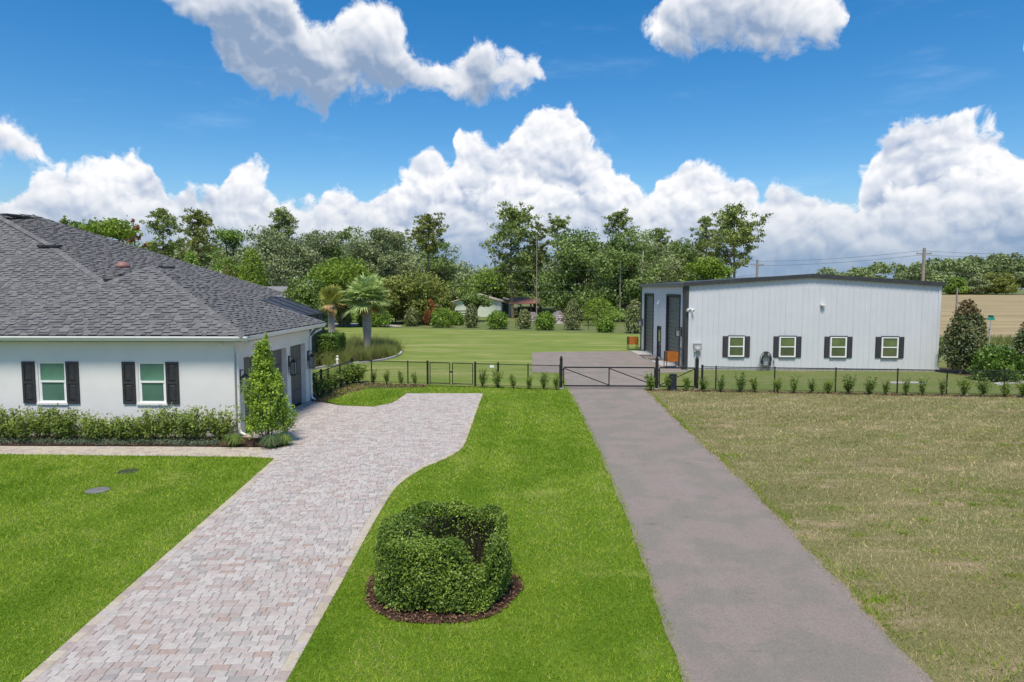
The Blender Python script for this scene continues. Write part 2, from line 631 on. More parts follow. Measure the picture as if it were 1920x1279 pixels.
# lawns
left_lawn = [(-30, near_z)] + drive_L + gp([(470, 857), (0, 852)]) + [(-30, 19.6)]
lawn('left_lawn', None, GM_FRONT, 0.0, left_lawn)
centre_lawn = drive_R + gp([(762, 737), (750, 746), (735, 755), (700, 762), (640, 760), (592, 748), (661, 720), (1052, 731)]) + [(x + 0.10, y) for x, y in lane_L[::-1]]
lawn('front_lawn', None, GM_FRONT, 0.0, centre_lawn)
dry_lawn = [(x - 0.12, y) for x, y in lane_R] + gp([(1306, 734), (1900, 745)]) + [(34, 28.6), (34, near_z)]
lawn('dry_lawn', None, GM_DRY, 0.0, dry_lawn)
back_lawn = gp([(592, 750), (661, 718), (1052, 729), (1209, 731)]) + [(9.8, 39.9), (9.6, 52.0), (14, 70)] + [(-19.0, 84.0), (-45, 92), (-40, 34), (-12, 30)]
lawn('back_lawn', None, GM_BACK, -0.012, back_lawn)
shed_lawn = gp([(1209, 731), (1306, 732), (1900, 744)]) + [(40, 26.5), (40, 46), (9.9, 46)]
lawn('shed_lawn', None, GM_SHED, -0.008, shed_lawn)
hay = [(27, 66), (300, 45), (900, 470), (30, 470), (22, 100)]
lawn('hay_field', None, GM_HAY, -0.035, hay)

# asphalt
ASPH = mat('asphalt', (0.312, 0.256, 0.228), (0.256, 0.234, 0.198), 0.9, 0.92, 0.6, 140, 0.15, contrast=(0.42, 0.58))
_t = ASPH.node_tree
_b = NB(_t)
_p = _t.nodes['Principled BSDF']
_pos = _b.n('ShaderNodeNewGeometry').outputs['Position']
_c0 = _p.inputs['Base Color'].links[0].from_socket
_sp = _b.rng(_b.noise(_pos, 34, 4, 0.8), 0.42, 0.62)
_c1 = _b.mix(_b.m('MULTIPLY', _sp, 0.55), _c0, (0.17, 0.155, 0.145))
_gr = _b.rng(_b.voro(_pos, 45, 0.0, 0.5), 0.10, 0.16, 1.0, 0.0)
_c1 = _b.mix(_b.m('MULTIPLY', _gr, 0.35), _c1, (0.42, 0.40, 0.37))
_mp = _b.n('ShaderNodeMapping')
_b.put(_mp.inputs[0], _pos)
_mp.inputs['Scale'].default_value = (1.0, 2.6, 1)
_st = _b.rng(_b.noise(_mp.outputs[0], 0.9, 5, 0.6), 0.63, 0.72)
_c2 = _b.mix(_b.m('MULTIPLY', _st, 0.45), _c1, (0.12, 0.11, 0.10))
# worn wheel lines run along the lane, hairline cracks cross it
_mp2 = _b.n('ShaderNodeMapping')
_b.put(_mp2.inputs[0], _pos)
_mp2.inputs['Scale'].default_value = (1.6, 0.05, 1)
_tr = _b.rng(_b.noise(_mp2.outputs[0], 1.0, 3, 0.5), 0.50, 0.70)
_c2 = _b.mix(_b.m('MULTIPLY', _tr, 0.12), _c2, (0.36, 0.325, 0.30))
_vw = _b.vm('ADD', _pos, _b.vm('SCALE', _b.n('ShaderNodeTexNoise').outputs['Color'], s=0.5))
_ck = _b.n('ShaderNodeTexVoronoi', feature='DISTANCE_TO_EDGE')
_b.put(_ck.inputs['Vector'], _vw)
_ck.inputs['Scale'].default_value = 0.30
_cr = _b.m('MULTIPLY', _b.rng(_ck.outputs['Distance'], 0.0, 0.006, 1.0, 0.0), _b.rng(_b.noise(_pos, 0.6, 2, 0.5), 0.48, 0.60))
_c2 = _b.mix(_b.m('MULTIPLY', _cr, 0.12), _c2, (0.09, 0.085, 0.08))
_b.put(_p.inputs['Base Color'], _c2)


def ragged(edge, amp, seed):
    r = random.Random(seed)
    out = []
    for i in range(len(edge) - 1):
        (x0, y0), (x1, y1) = edge[i][:2], edge[i + 1][:2]
        L = math.hypot(x1 - x0, y1 - y0)
        k = max(1, int(L / 0.15))
        for j in range(k):
            t = j / k
            yy = y0 + (y1 - y0) * t
            wob = 2.2 * amp * (math.sin(yy * 2.3 + seed) + math.sin(yy * 5.1 + 2 * seed) * 0.6)
            out.append((x0 + (x1 - x0) * t + wob + r.gauss(0, amp), yy))
    out.append(tuple(edge[-1][:2]))
    return out


RL, RR = ragged(lane_L, 0.007, 1), ragged(lane_R, 0.012, 2)
pad = [(6.6, 38.2), (1.6, 38.35)] + spline([(1.4, 38.4), (1.15, 39.2), (1.35, 45), (1.5, 49.8), (2.0, 50.6)], 4) + [(9.9, 51.6), (10.1, 38.7), (8.4, 38.3), (7.4, 36.4)]
tag(MB().prism(RL + [(2.75, 34.2)] + [(2.85, 38.1)] + [(6.6, 38.2), (7.2, 36.2), (6.55, 33.0)] + RR[::-1], -0.05, 0.012).build('asphalt_lane', ASPH), kind='structure')
tag(MB().prism(pad, -0.05, 0.016).build('asphalt_pad', ASPH), kind='structure')

# ------------------------------------------------------------------ paver drive: every paver is a block of its own
bed_edge = gp([(548, 832), (556, 800)])
apron = gp([(470, 857)]) and []
drive_poly = drive_L + gp([(470, 857), (0, 852)]) + [(-19.0, 19.7)] + [(-19.0, 20.75)] + gp([(0, 837), (300, 838), (520, 840), (545, 836)])
drive_poly += [(-6.95, 20.6), (-7.35, 21.3), (-8.75, 21.75), (-8.66, 28.75)] + gp([(612, 756), (640, 761), (700, 763), (735, 756), (750, 747), (762, 738)]) + drive_R[::-1]
# first vertices of drive_poly run near-left -> far-left; close it counter-clockwise for the inset
def area2(p): return sum(p[i][0] * p[(i + 1) % len(p)][1] - p[(i + 1) % len(p)][0] * p[i][1] for i in range(len(p)))
if area2(drive_poly) < 0: drive_poly = drive_poly[::-1]


def inset(poly, d):
    out = []
    n = len(poly)
    for i in range(n):
        a, b_, c = np.array(poly[i - 1][:2]), np.array(poly[i][:2]), np.array(poly[(i + 1) % n][:2])
        e1, e2 = unit(b_ - a), unit(c - b_)
        n1, n2 = np.array([-e1[1], e1[0]]), np.array([-e2[1], e2[0]])
        q = n1 + n2
        k = d * 2 / max(0.6, float(q @ q))
        out.append(tuple(b_ + q * k))
    return out


def clip_convex(sub, clip):
    """part of polygon sub inside the convex counter-clockwise polygon clip"""
    out = [tuple(p[:2]) for p in sub]
    for i in range(len(clip)):
        ax, ay = clip[i]
        bx, by = clip[(i + 1) % len(clip)]
        inp, out = out, []
        if not inp: return []
        for j in range(len(inp)):
            p, q = inp[j - 1], inp[j]
            sp = (bx - ax) * (p[1] - ay) - (by - ay) * (p[0] - ax)
            sq = (bx - ax) * (q[1] - ay) - (by - ay) * (q[0] - ax)
            if (sp >= 0) != (sq >= 0):
                t = sp / (sp - sq)
                out.append((p[0] + (q[0] - p[0]) * t, p[1] + (q[1] - p[1]) * t))
            if sq >= 0: out.append(q)
    return out


PV = [((0.52, 0.47, 0.43), 10), ((0.47, 0.44, 0.41), 9), ((0.56, 0.52, 0.48), 10), ((0.43, 0.37, 0.345), 6), ((0.41, 0.325, 0.29), 4),
      ((0.375, 0.35, 0.325), 4), ((0.50, 0.425, 0.395), 8), ((0.40, 0.29, 0.24), 2), ((0.31, 0.295, 0.28), 1), ((0.54, 0.465, 0.34), 0), ((0.47, 0.395, 0.28), 0), ((0.56, 0.49, 0.37), 0)]
_mean = (0.475, 0.435, 0.395)
PV = [(tuple(0.68 * v + 0.32 * m_ for v, m_ in zip(c, _mean)), w) for c, w in PV]
pav_m = [mat('paver_%s' % 'abcdefghijkl'[i], c, tuple(v * 0.86 for v in c), 14, 0.85, 0.35, 180, 0.2, detail=5) for i, (c, w) in enumerate(PV)]
pav_w = [w for c, w in PV]


def block(poly, z0, z1, ch=0.006):
    """paver block with a chamfered top edge, from a 2-D outline"""
    n = len(poly)
    ip = inset(poly, ch)
    vs = [(p[0], p[1], z0) for p in poly] + [(p[0], p[1], z1 - ch) for p in poly] + [(p[0], p[1], z1) for p in ip]
    fs = [tuple(range(2 * n, 3 * n))]
    for k in (0, 1):
        fs += [(k * n + i, k * n + (i + 1) % n, (k + 1) * n + (i + 1) % n, (k + 1) * n + i) for i in range(n)]
    return vs, fs


drive_root = tag(MB().sheet(inset(drive_poly, 0.01), -0.006).build('paver_drive', mat('joint_sand', (0.30, 0.27, 0.24), (0.22, 0.20, 0.17), 8, 0.95)), kind='structure')
inner = inset(drive_poly, 0.155)
blocks = []                                    # (distance, outline, material index, lift, full rectangle?)
ang = math.radians(3.6)
ca, sa = math.cos(ang), math.sin(ang)
org = (-4.0, 4.5)
xy = [((p[0] - org[0]) * ca + (p[1] - org[1]) * sa, -(p[0] - org[0]) * sa + (p[1] - org[1]) * ca) for p in inner]
loc_poly = xy
inner_np = np.array(loc_poly)
r_ = random.Random(3)
CH, GAP = 0.142, 0.005
y = 0.0
row = 0
ymax = max(p[1] for p in loc_poly)
xmin, xmax = min(p[0] for p in loc_poly), max(p[0] for p in loc_poly)
while y < ymax:
    band = clip_convex(loc_poly, [(xmin - 1, y), (xmax + 1, y), (xmax + 1, y + CH), (xmin - 1, y + CH)])
    if band:
        bx0, bx1 = min(p[0] for p in band), max(p[0] for p in band)
        x = bx0 - r_.uniform(0, 0.2)
        while x < bx1:
            w = r_.choice((0.115, 0.172, 0.172, 0.235))
            rect = [(x + GAP / 2, y + GAP / 2), (x + w - GAP / 2, y + GAP / 2), (x + w - GAP / 2, y + CH - GAP / 2), (x + GAP / 2, y + CH - GAP / 2)]
            ins = in_poly(np.array([p[0] for p in rect]), np.array([p[1] for p in rect]), loc_poly)
            if ins.any():
                full = bool(ins.all())
                pl = rect if full else clip_convex(loc_poly, rect)
                if len(pl) >= 3 and abs(area2(pl)) > 0.0025:
                    blocks.append((pl, r_.choices(range(len(PV)), pav_w)[0], r_.gauss(0, 0.0012), w if full else None))
            x += w
    y += CH
    row += 1
to_world = lambda p: (org[0] + p[0] * ca - p[1] * sa, org[1] + p[0] * sa + p[1] * ca)
# border course of tan blocks laid along the edge
border = []
n_ = len(drive_poly)
for i in range(n_):
    a, b_ = np.array(drive_poly[i][:2]), np.array(drive_poly[(i + 1) % n_][:2])
    ia, ib = np.array(inner[i]), np.array(inner[(i + 1) % n_])
    L = float(np.linalg.norm(b_ - a))
    k = max(1, round(L / 0.235))
    for j in range(k):
        g = 0.003 / max(L / k, 0.02)
        t0, t1 = (j + g) / k, (j + 1 - g) / k
        q = [tuple(a + (b_ - a) * t0), tuple(a + (b_ - a) * t1), tuple(ib * t1 + ia * (1 - t1)), tuple(ib * t0 + ia * (1 - t0))]
        if abs(area2(q)) > 0.004: border.append((q, r_.choice((9, 9, 10, 11, 0, 4)), r_.gauss(0, 0.001)))
allb = []
for pl, mi, lift, w in blocks:
    wp = [to_world(p) for p in pl]
    cx, cy = sum(p[0] for p in wp) / len(wp), sum(p[1] for p in wp) / len(wp)
    if cx < -7.2 and cy < 20.9: mi = r_.choice((9, 9, 10, 11, 11, 4))
    allb.append((cy if 7.75 < cy else 99, cx, wp, mi, lift, w))
for q, mi, lift in border:
    cx, cy = sum(p[0] for p in q) / 4, sum(p[1] for p in q) / 4
    allb.append((cy if 7.75 < cy else 99, cx, q, mi, lift, None))
allb.sort(key=lambda b: b[0])
shared = {}
rest = MB()
for k, (cy, cx, wp, mi, lift, w) in enumerate(allb):
    if k < 300:
        my = sum(p[1] for p in wp) / len(wp)
        if w:
            if w not in shared:
                hw, hh = (w - GAP) / 2, (CH - GAP) / 2
                me = bpy.data.meshes.new('paver')
                vs, fs = block([(-hw, -hh), (hw, -hh), (hw, hh), (-hw, hh)], -0.04, 0.014)
                me.from_pydata(vs, [], fs)
                me.materials.append(pav_m[0])
                shared[w] = me
            o = link('paver', shared[w], drive_root, (cx, my, lift))
            o.rotation_euler.z = ang
            o.material_slots[0].link = 'OBJECT'
            o.material_slots[0].material = pav_m[mi]
        else:
            mb = MB()
            mb.add(*block([(p[0] - cx, p[1] - my) for p in wp], -0.04, 0.014))
            mb.build('paver', pav_m[mi], drive_root, (cx, my, lift))
    else:
        rest.cur = mi
        rest.add(*block(wp, -0.03, 0.014 + lift))
tag(rest.build('paver_field', pav_m, drive_root), kind='stuff')

# ------------------------------------------------------------------ blades of grass on the near lawns
TURF = leafmat('turf_blade', (0.150, 0.275, 0.008), (0.590, 0.700, 0.090), 0.45, 0.6, 0.2, extra=((0.56, 0.50, 0.20), 0.93))
DRYB = leafmat('dry_blade', (0.215, 0.225, 0.062), (0.80, 0.66, 0.37), 0.4, 0.7, 0.15)


def grow(name, poly, m, dens, h, w, seed, label, tintf, ymax=34, holes=()):
    r = np.random.default_rng(seed)
    xs = [p[0] for p in poly]
    Pn = []
    if True:
        for ya in np.arange(6.5, ymax, 0.5):
            dn = 0.5 * dens * min(1.0, (9.0 / ya) ** 1.9)
            x0, x1 = max(min(xs), -0.80 * (ya + 1) - 0.5), min(max(xs), 0.80 * (ya + 1) + 0.5)
            if x1 <= x0: continue
            n = int((x1 - x0) * dn)
            x = r.uniform(x0, x1, n)
            yy = r.uniform(ya, ya + 0.5, n)
            k = in_poly(x, yy, poly)
            for (hx, hy, hr, hy2) in holes:
                k &= (((x - hx) / hr) ** 2 + ((yy - hy) / hy2) ** 2) > 1
            Pn.append(np.stack([x[k], yy[k], np.zeros(k.sum())], 1))
    P = np.concatenate(Pn)
    P[:, 2] -= 0.004
    t = tintf(P[:, 0], P[:, 1], r)
    far = np.clip((P[:, 1] - 9) / 16, 0, 1)
    me = blade_mesh(name, P, h * (1 + 0.5 * far), w * (1 + 2.2 * far), m, t, rng=r)
    o = link(name, me)
    tag(o, label, None, None, 'stuff')
    o['category'] = 'grass'
    return o


BUSH_C = (-1.08, 10.62)
LIDS = [tuple(G(183, 920)[:2]) + (0.29,), tuple(G(240, 884)[:2]) + (0.26,)]
turf_t = lambda x, y, r: 0.38 + 0.22 * smooth_noise2(x, y, 0.9, 4) + 0.14 * smooth_noise2(x, y, 3.1, 14) + 0.12 * np.clip(smooth_noise2(x, y * 0.25, 0.9, 15), 0, 1) + 0.08 * np.tanh(2.5 * np.sin((x - 0.04 * y) * 5.0)) + r.normal(0, 0.30, len(x))
dens1 = 2600
holes = [(BUSH_C[0], BUSH_C[1], 1.22, 1.22)]
grow('turf_grass', left_lawn, TURF, dens1, 0.042, 0.010, 11, 'bright green mown grass left of the paver drive', turf_t, holes=[(a, b, c * 0.92, c * 0.92) for a, b, c in LIDS])
grow('turf_grass', centre_lawn, TURF, dens1, 0.042, 0.010, 12, 'bright green mown grass between paver drive and asphalt lane', turf_t, holes=holes)
dry_t = lambda x, y, r: 0.45 + 0.20 * smooth_noise2(x * 0.6, y, 1.3, 9) + 0.16 * smooth_noise2(x * 0.7, y * 1.3, 4.0, 19) + r.normal(0, 0.30, len(x))
grow('dry_grass', dry_lawn, DRYB, 1500, 0.045, 0.009, 13, 'dry straw-coloured grass right of the asphalt lane', dry_t)
# green weeds scattered through the dry grass
r = np.random.default_rng(22)
P = []
for k in range(150):
    y = 7.5 + 22 * r.uniform(0, 1) ** 1.4
    x = r.uniform(5.3, 0.8 * y + 2)
    q = r.normal(0, r.uniform(0.05, 0.22), (int(r.uniform(15, 90)), 2)) * np.array([1.6, 1.0])
    P.append(np.stack([x + q[:, 0], y + q[:, 1], np.zeros(len(q))], 1))
P = np.concatenate(P)
P = P[in_poly(P[:, 0], P[:, 1], dry_lawn)]
P = P[P[:, 0] > np.interp(P[:, 1], [p[1] for p in lane_R], [p[0] for p in lane_R]) + 0.1]
o = link('weeds', blade_mesh('weeds', P, 0.06, 0.02, TURF, 0.25 + r.normal(0, 0.2, len(P)), rng=r))
tag(o, 'green weeds scattered through the dry grass', 'weeds', None, 'stuff')
r = np.random.default_rng(23)
P = []
for i in range(len(RL) - 1):
    (x0, y0) = RL[i]
    if y0 < 7 or y0 > 31: continue
    for _ in range(int(14 * max(0, 0.5 + 0.7 * math.sin(y0 * 1.7) * math.sin(y0 * 0.9 + 2)))):
        P.append((x0 + 0.02 - abs(r.normal(0, 0.05)), y0 + r.uniform(-0.12, 0.12), 0))
P = np.array(P)
o = link('edge_grass', blade_mesh('edge_grass', P, 0.07, 0.014, TURF, 0.35 + r.normal(0, 0.2, len(P)), rng=r))
tag(o, 'green grass creeping over the left edge of the asphalt lane', 'grass', None, 'stuff')
# green tufts along the right edge of the lane
r = np.random.default_rng(21)
P = []
for i in range(len(RR) - 1):
    (x0, y0) = RR[i]
    if y0 < 7 or y0 > 31: continue
    k = int(24 * max(0, 0.45 + 0.8 * math.sin(y0 * 2.1) * math.sin(y0 * 0.73 + 1)))
    for _ in range(k):
        P.append((x0 + 0.07 + abs(r.normal(0, 0.07)), y0 + r.uniform(-0.12, 0.12), 0))
P = np.array(P)
o = link('edge_grass', blade_mesh('edge_grass', P, 0.075, 0.014, TURF, 0.35 + r.normal(0, 0.2, len(P)), rng=r))
tag(o, 'green grass tufts along the right edge of the asphalt lane', 'grass', None, 'stuff')

# ================================================================== the white house (left)
WHITE = mat('white_stucco', (0.775, 0.762, 0.74), (0.735, 0.725, 0.708), 1.3, 0.85, 0.25, 220, 0.2)
TRIM = mat('white_trim', (0.86, 0.86, 0.85), (0.81, 0.81, 0.80), 3, 0.45, 0, 60, 0.4)
SOFFIT = mat('soffit', (0.72, 0.70, 0.65), (0.66, 0.645, 0.60), 2, 0.7)
BLACK = mat('black_paint', (0.018, 0.018, 0.020), (0.028, 0.028, 0.030), 6, 0.45, 0, 60, 0.4)
SHUT = mat('shutter_paint', (0.030, 0.031, 0.034), (0.042, 0.043, 0.046), 9, 0.55, 0.1, 120, 0.35)
DOORM = mat('dark_door', (0.115, 0.112, 0.105), (0.135, 0.13, 0.122), 3, 0.45, 0, 60, 0.4)


def glass(name, c, rough=0.06, c2=None):
    if name in MATS: return MATS[name]
    m = mat(name, c, c2 or tuple(v * 0.8 for v in c), 1.5, rough, 0, 60, 0.8)
    m.node_tree.nodes['Principled BSDF'].inputs['Coat Weight'].default_value = 0.6
    m.node_tree.nodes['Principled BSDF'].inputs['Coat Roughness'].default_value = 0.03
    return m


GL_GREEN = glass('blind_behind_glass', (0.125, 0.275, 0.20))
GL_LOW = glass('screened_glass', (0.080, 0.175, 0.145))
GL_SHED = glass('shed_glass', (0.145, 0.20, 0.075), 0.06, (0.10, 0.145, 0.06))
GL_SHED2 = glass('shed_glass_low', (0.105, 0.135, 0.062), 0.08, (0.08, 0.10, 0.05))


def wall_holes(mb, u0, u1, z0, z1, holes, P, depth):
    """wall face with rectangular openings and their reveals; P(u, w, z) maps to space, w goes into the wall"""
    us = sorted({u0, u1} | {h[0] for h in holes} | {h[1] for h in holes})
    zs = sorted({z0, z1} | {h[2] for h in holes} | {h[3] for h in holes})
    for i in range(len(us) - 1):
        for j in range(len(zs) - 1):
            uc, zc = (us[i] + us[i + 1]) / 2, (zs[j] + zs[j + 1]) / 2
            if any(h[0] < uc < h[1] and h[2] < zc < h[3] for h in holes): continue
            mb.add([P(us[i], 0, zs[j]), P(us[i + 1], 0, zs[j]), P(us[i + 1], 0, zs[j + 1]), P(us[i], 0, zs[j + 1])], [(0, 1, 2, 3)])
    for h in holes:
        a, b_, c, d = h
        for q in (((a, c), (a, d)), ((b_, d), (b_, c)), ((a, d), (b_, d)), ((b_, c), (a, c))):
            mb.add([P(q[0][0], 0, q[0][1]), P(q[0][0], depth, q[0][1]), P(q[1][0], depth, q[1][1]), P(q[1][0], 0, q[1][1])], [(0, 1, 2, 3)])


HYAW = -math.radians(1.9)
HK = Vector((-8.87, 21.66, 0))
house = empty('house', HK, HYAW, 'white stucco house with dark grey hipped shingle roof beside the paver drive', 'house')
HINV = (Matrix.Translation(HK) @ Matrix.Rotation(HYAW, 4, 'Z')).inverted()
SOF = 3.10                                     # soffit height
wb = MB()
wins = [(-6.43, -5.52), (-3.14, -2.25)]
WZ0, WZ1 = 1.10, 2.42
front_holes = [(a, b_, WZ0, WZ1) for a, b_ in wins]
wall_holes(wb, -13.0, 0.0, -0.1, SOF, front_holes, lambda u, w, z: (u, w, z), 0.10)
DRS = [(0.72, 4.62, 2.50), (5.02, 6.78, 2.50)]
GL_ = 7.35
wall_holes(wb, 0.0, GL_, -0.1, SOF, [(a, b_, -0.1, h) for a, b_, h in DRS], lambda u, w, z: (-w, u, z), 0.22)
wb.add([(0, GL_, -0.1), (-13, GL_, -0.1), (-13, GL_, SOF), (0, GL_, SOF)], [(0, 1, 2, 3)])
wb.add([(-13, GL_, -0.1), (-13, 0, -0.1), (-13, 0, SOF), (-13, GL_, SOF)], [(0, 1, 2, 3)])
wall_o = wb.build('wall', WHITE, house)
for a, b_ in wins:
    w = MB()
    d0, d1, t = 0.03, 0.09, 0.055
    w.bb(a, a + t, d0, d1, WZ0, WZ1); w.bb(b_ - t, b_, d0, d1, WZ0, WZ1)
    w.bb(a + t, b_ - t, d0, d1, WZ1 - t, WZ1); w.bb(a + t, b_ - t, d0, d1, WZ0, WZ0 + t)
    wf = w.build('window', TRIM, house)
    zm = (WZ0 + WZ1) / 2 + 0.02
    MB().bb(a + t, b_ - t, d0 - 0.012, d1 - 0.02, zm - 0.028, zm + 0.028).build('meeting_rail', TRIM, wf)
    MB().bb(a + t, a + t + 0.035, d0 + 0.005, d1 - 0.01, WZ0 + t, zm - 0.028).build('sash', TRIM, wf)
    MB().bb(b_ - t - 0.035, b_ - t, d0 + 0.005, d1 - 0.01, WZ0 + t, zm - 0.028).build('sash', TRIM, wf)
    MB().bb(a + t, b_ - t, d1 - 0.025, d1 - 0.012, zm + 0.028, WZ1 - t).build('pane', GL_GREEN, wf)
    MB().bb(a + t + 0.035, b_ - t - 0.035, d1 - 0.035, d1 - 0.02, WZ0 + t, zm - 0.028).build('pane', GL_LOW, wf)
    MB().bb(a - 0.06, b_ + 0.06, -0.05, 0.028, WZ0 - 0.07, WZ0 - 0.003).build('sill', WHITE, wf)
    for sx in (a - 0.50, b_ + 0.035):
        s = MB()
        x0, x1, e = sx, sx + 0.415, 0.075
        z0, z1 = WZ0 - 0.03, WZ1 + 0.015
        zmid = (z0 + z1) / 2
        s.bb(x0, x1, -0.02, -0.002, z0, z1)
        s.bb(x0, x0 + e, -0.045, -0.02, z0, z1); s.bb(x1 - e, x1, -0.045, -0.02, z0, z1)
        for za, zb in ((z0, z0 + e), (zmid - e / 2, zmid + e / 2), (z1 - e, z1)):
            s.bb(x0 + e, x1 - e, -0.045, -0.02, za, zb)
        sh = s.build('shutter', SHUT, house)
        for za, zb in ((z0 + e, zmid - e / 2), (zmid + e / 2, z1 - e)):
            q = MB()
            i0, i1, i2 = 0.028, 0.05, 0
            X0, X1 = x0 + e + i0, x1 - e - i0
            Z0, Z1 = za + i0, zb - i0
            vs = [(X0, -0.02, Z0), (X1, -0.02, Z0), (X1, -0.02, Z1), (X0, -0.02, Z1), (X0 + 0.03, -0.04, Z0 + 0.03), (X1 - 0.03, -0.04, Z0 + 0.03), (X1 - 0.03, -0.04, Z1 - 0.03), (X0 + 0.03, -0.04, Z1 - 0.03)]
            q.add(vs, [(4, 5, 6, 7), (0, 1, 5, 4), (1, 2, 6, 5), (2, 3, 7, 6), (3, 0, 4, 7)])
            q.build('raised_panel', SHUT, sh)
# garage doors: each panel of a door is a piece of its own
for a, b_, h in DRS:
    d = MB().bb(-0.235, -0.215, a, b_, -0.05, h)
    do = d.build('garage_door', BLACK, house)
    rows = 4
    cols = max(2, round((b_ - a) / 0.95))
    for i in range(rows):
        for j in range(cols):
            y0, y1 = a + (b_ - a) * j / cols + 0.02, a + (b_ - a) * (j + 1) / cols - 0.02
            z0, z1 = 0.02 + (h - 0.03) * i / rows + 0.012, 0.02 + (h - 0.03) * (i + 1) / rows - 0.012
            MB().bb(-0.215, -0.195, y0, y1, z0, z1).build('panel', DOORM, do)


def lantern(root, x, y, z, s=1.0, side=1):
    """wall lantern on the garage side, arm towards +x"""
    l = empty('wall_lantern', root.matrix_local @ Vector((x, y, z)), root.rotation_euler.z, None, 'lantern', 'black lanterns on the garage wall')
    MB().bb(0.0, 0.03, -0.06 * s, 0.06 * s, -0.02, 0.42 * s).build('back_plate', BLACK, l)
    MB().tube([(0.03, 0, 0.36 * s), (0.12, 0, 0.42 * s), (0.19 * s, 0, 0.36 * s), (0.19 * s, 0, 0.27 * s)], 0.014, 6).build('arm', BLACK, l)
    c = MB()
    cx, hw, z0, z1 = 0.19 * s, 0.095 * s, -0.32 * s, 0.17 * s
    for sx in (-1, 1):
        for sy in (-1, 1):
            c.box((cx + sx * hw, sy * hw, (z0 + z1) / 2), (0.018, 0.018, z1 - z0))
    c.bb(cx - hw - 0.012, cx + hw + 0.012, -hw - 0.012, hw + 0.012, z0 - 0.025, z0)
    c.bb(cx - hw - 0.012, cx + hw + 0.012, -hw - 0.012, hw + 0.012, z1, z1 + 0.02)
    c.lathe([(hw * 1.25, z1 + 0.02), (hw * 0.6, z1 + 0.09 * s), (0.02, z1 + 0.11 * s)], (cx, 0, 0), 8)
    c.build('cage', BLACK, l)
    MB().bb(cx - hw + 0.012, cx + hw - 0.012, -hw + 0.012, hw - 0.012, z0 + 0.004, z1 - 0.004).build('glass', glass('lantern_glass', (0.30, 0.33, 0.34), 0.1), l)
    MB().lathe([(0.025, 0.0), (0.022, 0.12), (0.012, 0.16)], (cx, 0, z0 + 0.004), 8)
    return l


bpy.context.view_layer.update()
for (y, lab) in ((0.36, 'black wall lantern at the near end of the garage wall, beside the tall green shrub'),
                 (4.82, 'black wall lantern on the pillar between the two garage doors'),
                 (7.05, 'black wall lantern at the far end of the garage wall, by the downspout')):
    l = lantern(house, 0.0, y, 1.74, 0.98)
    l['label'] = lab

# ------------------------------------------------------------------ roof
SHM = [mat('shingle_%s' % 'abcd'[i], c, tuple(v * 0.75 for v in c), 30, 0.95, 0.5, 200, 0.12) for i, c in enumerate(
    [(0.200, 0.200, 0.205), (0.175, 0.175, 0.180), (0.225, 0.222, 0.220), (0.145, 0.147, 0.155)])]
DECK = mat('roof_deck', (0.10, 0.10, 0.105), (0.12, 0.12, 0.125), 20, 0.95)
EZ = 3.31
e0, e1, e2, e3 = Vector((-17.35, 21.46, EZ)), Vector((-8.30, 21.20, EZ)), Vector((-8.03, 29.25, EZ)), Vector((-17.1, 29.5, EZ))
apex = Vector((-13.1, 25.0, 5.58))
R0, R1 = Vector((-23.8, 31.8, 8.2)), Vector((-23.6, 34.0, 8.2))
RE = Vector((-12.9, 37.6, 3.3))
V0 = Vector((-20.2, 30.3, 6.63))
VE = Vector((-14.5, 26.81, 4.01))
fa = [e0, e1, apex]
fb = [e1, e2, apex]
cB = [Vector((-26, 30.3, 6.63)), Vector((-26, 25.9, 3.33)), Vector((-14.5, 25.9, 3.33)), VE, V0]
cC = [R0, V0, VE, Vector((-13.0, 26.5, 3.32)), RE, R1]
cF = [Vector((-27, 31.8, 8.2)), Vector((-27, 30.3, 6.63)), V0, R0]
faces3 = dict(a=fa, b=fb, B=cB, C=cC, F=cF)
dk = MB()
h_ = lambda p: HINV @ Vector(p)
for f in list(faces3.values()) + [[e2, e3, apex], [e3, e0, apex], [R1, RE, Vector((-27, 40, 3.3)), Vector((-27, 34, 8.2))]]:
    dk.add([h_(p - Vector((0, 0, 0.02))) for p in f], [tuple(range(len(f)))])
dk.add([h_((p[0], p[1], SOF + 0.12)) for p in (e0, e1, e2, e3)], [(3, 2, 1, 0)])
dk.add([h_((-26, 25.9, SOF)), h_((-13.0, 25.9, SOF)), h_((-12.9, 37.6, SOF)), h_((-26, 40, SOF))], [(0, 1, 2, 3)])
roof = dk.build('roof', DECK, house)

shingle_me = bpy.data.meshes.new('shingle')
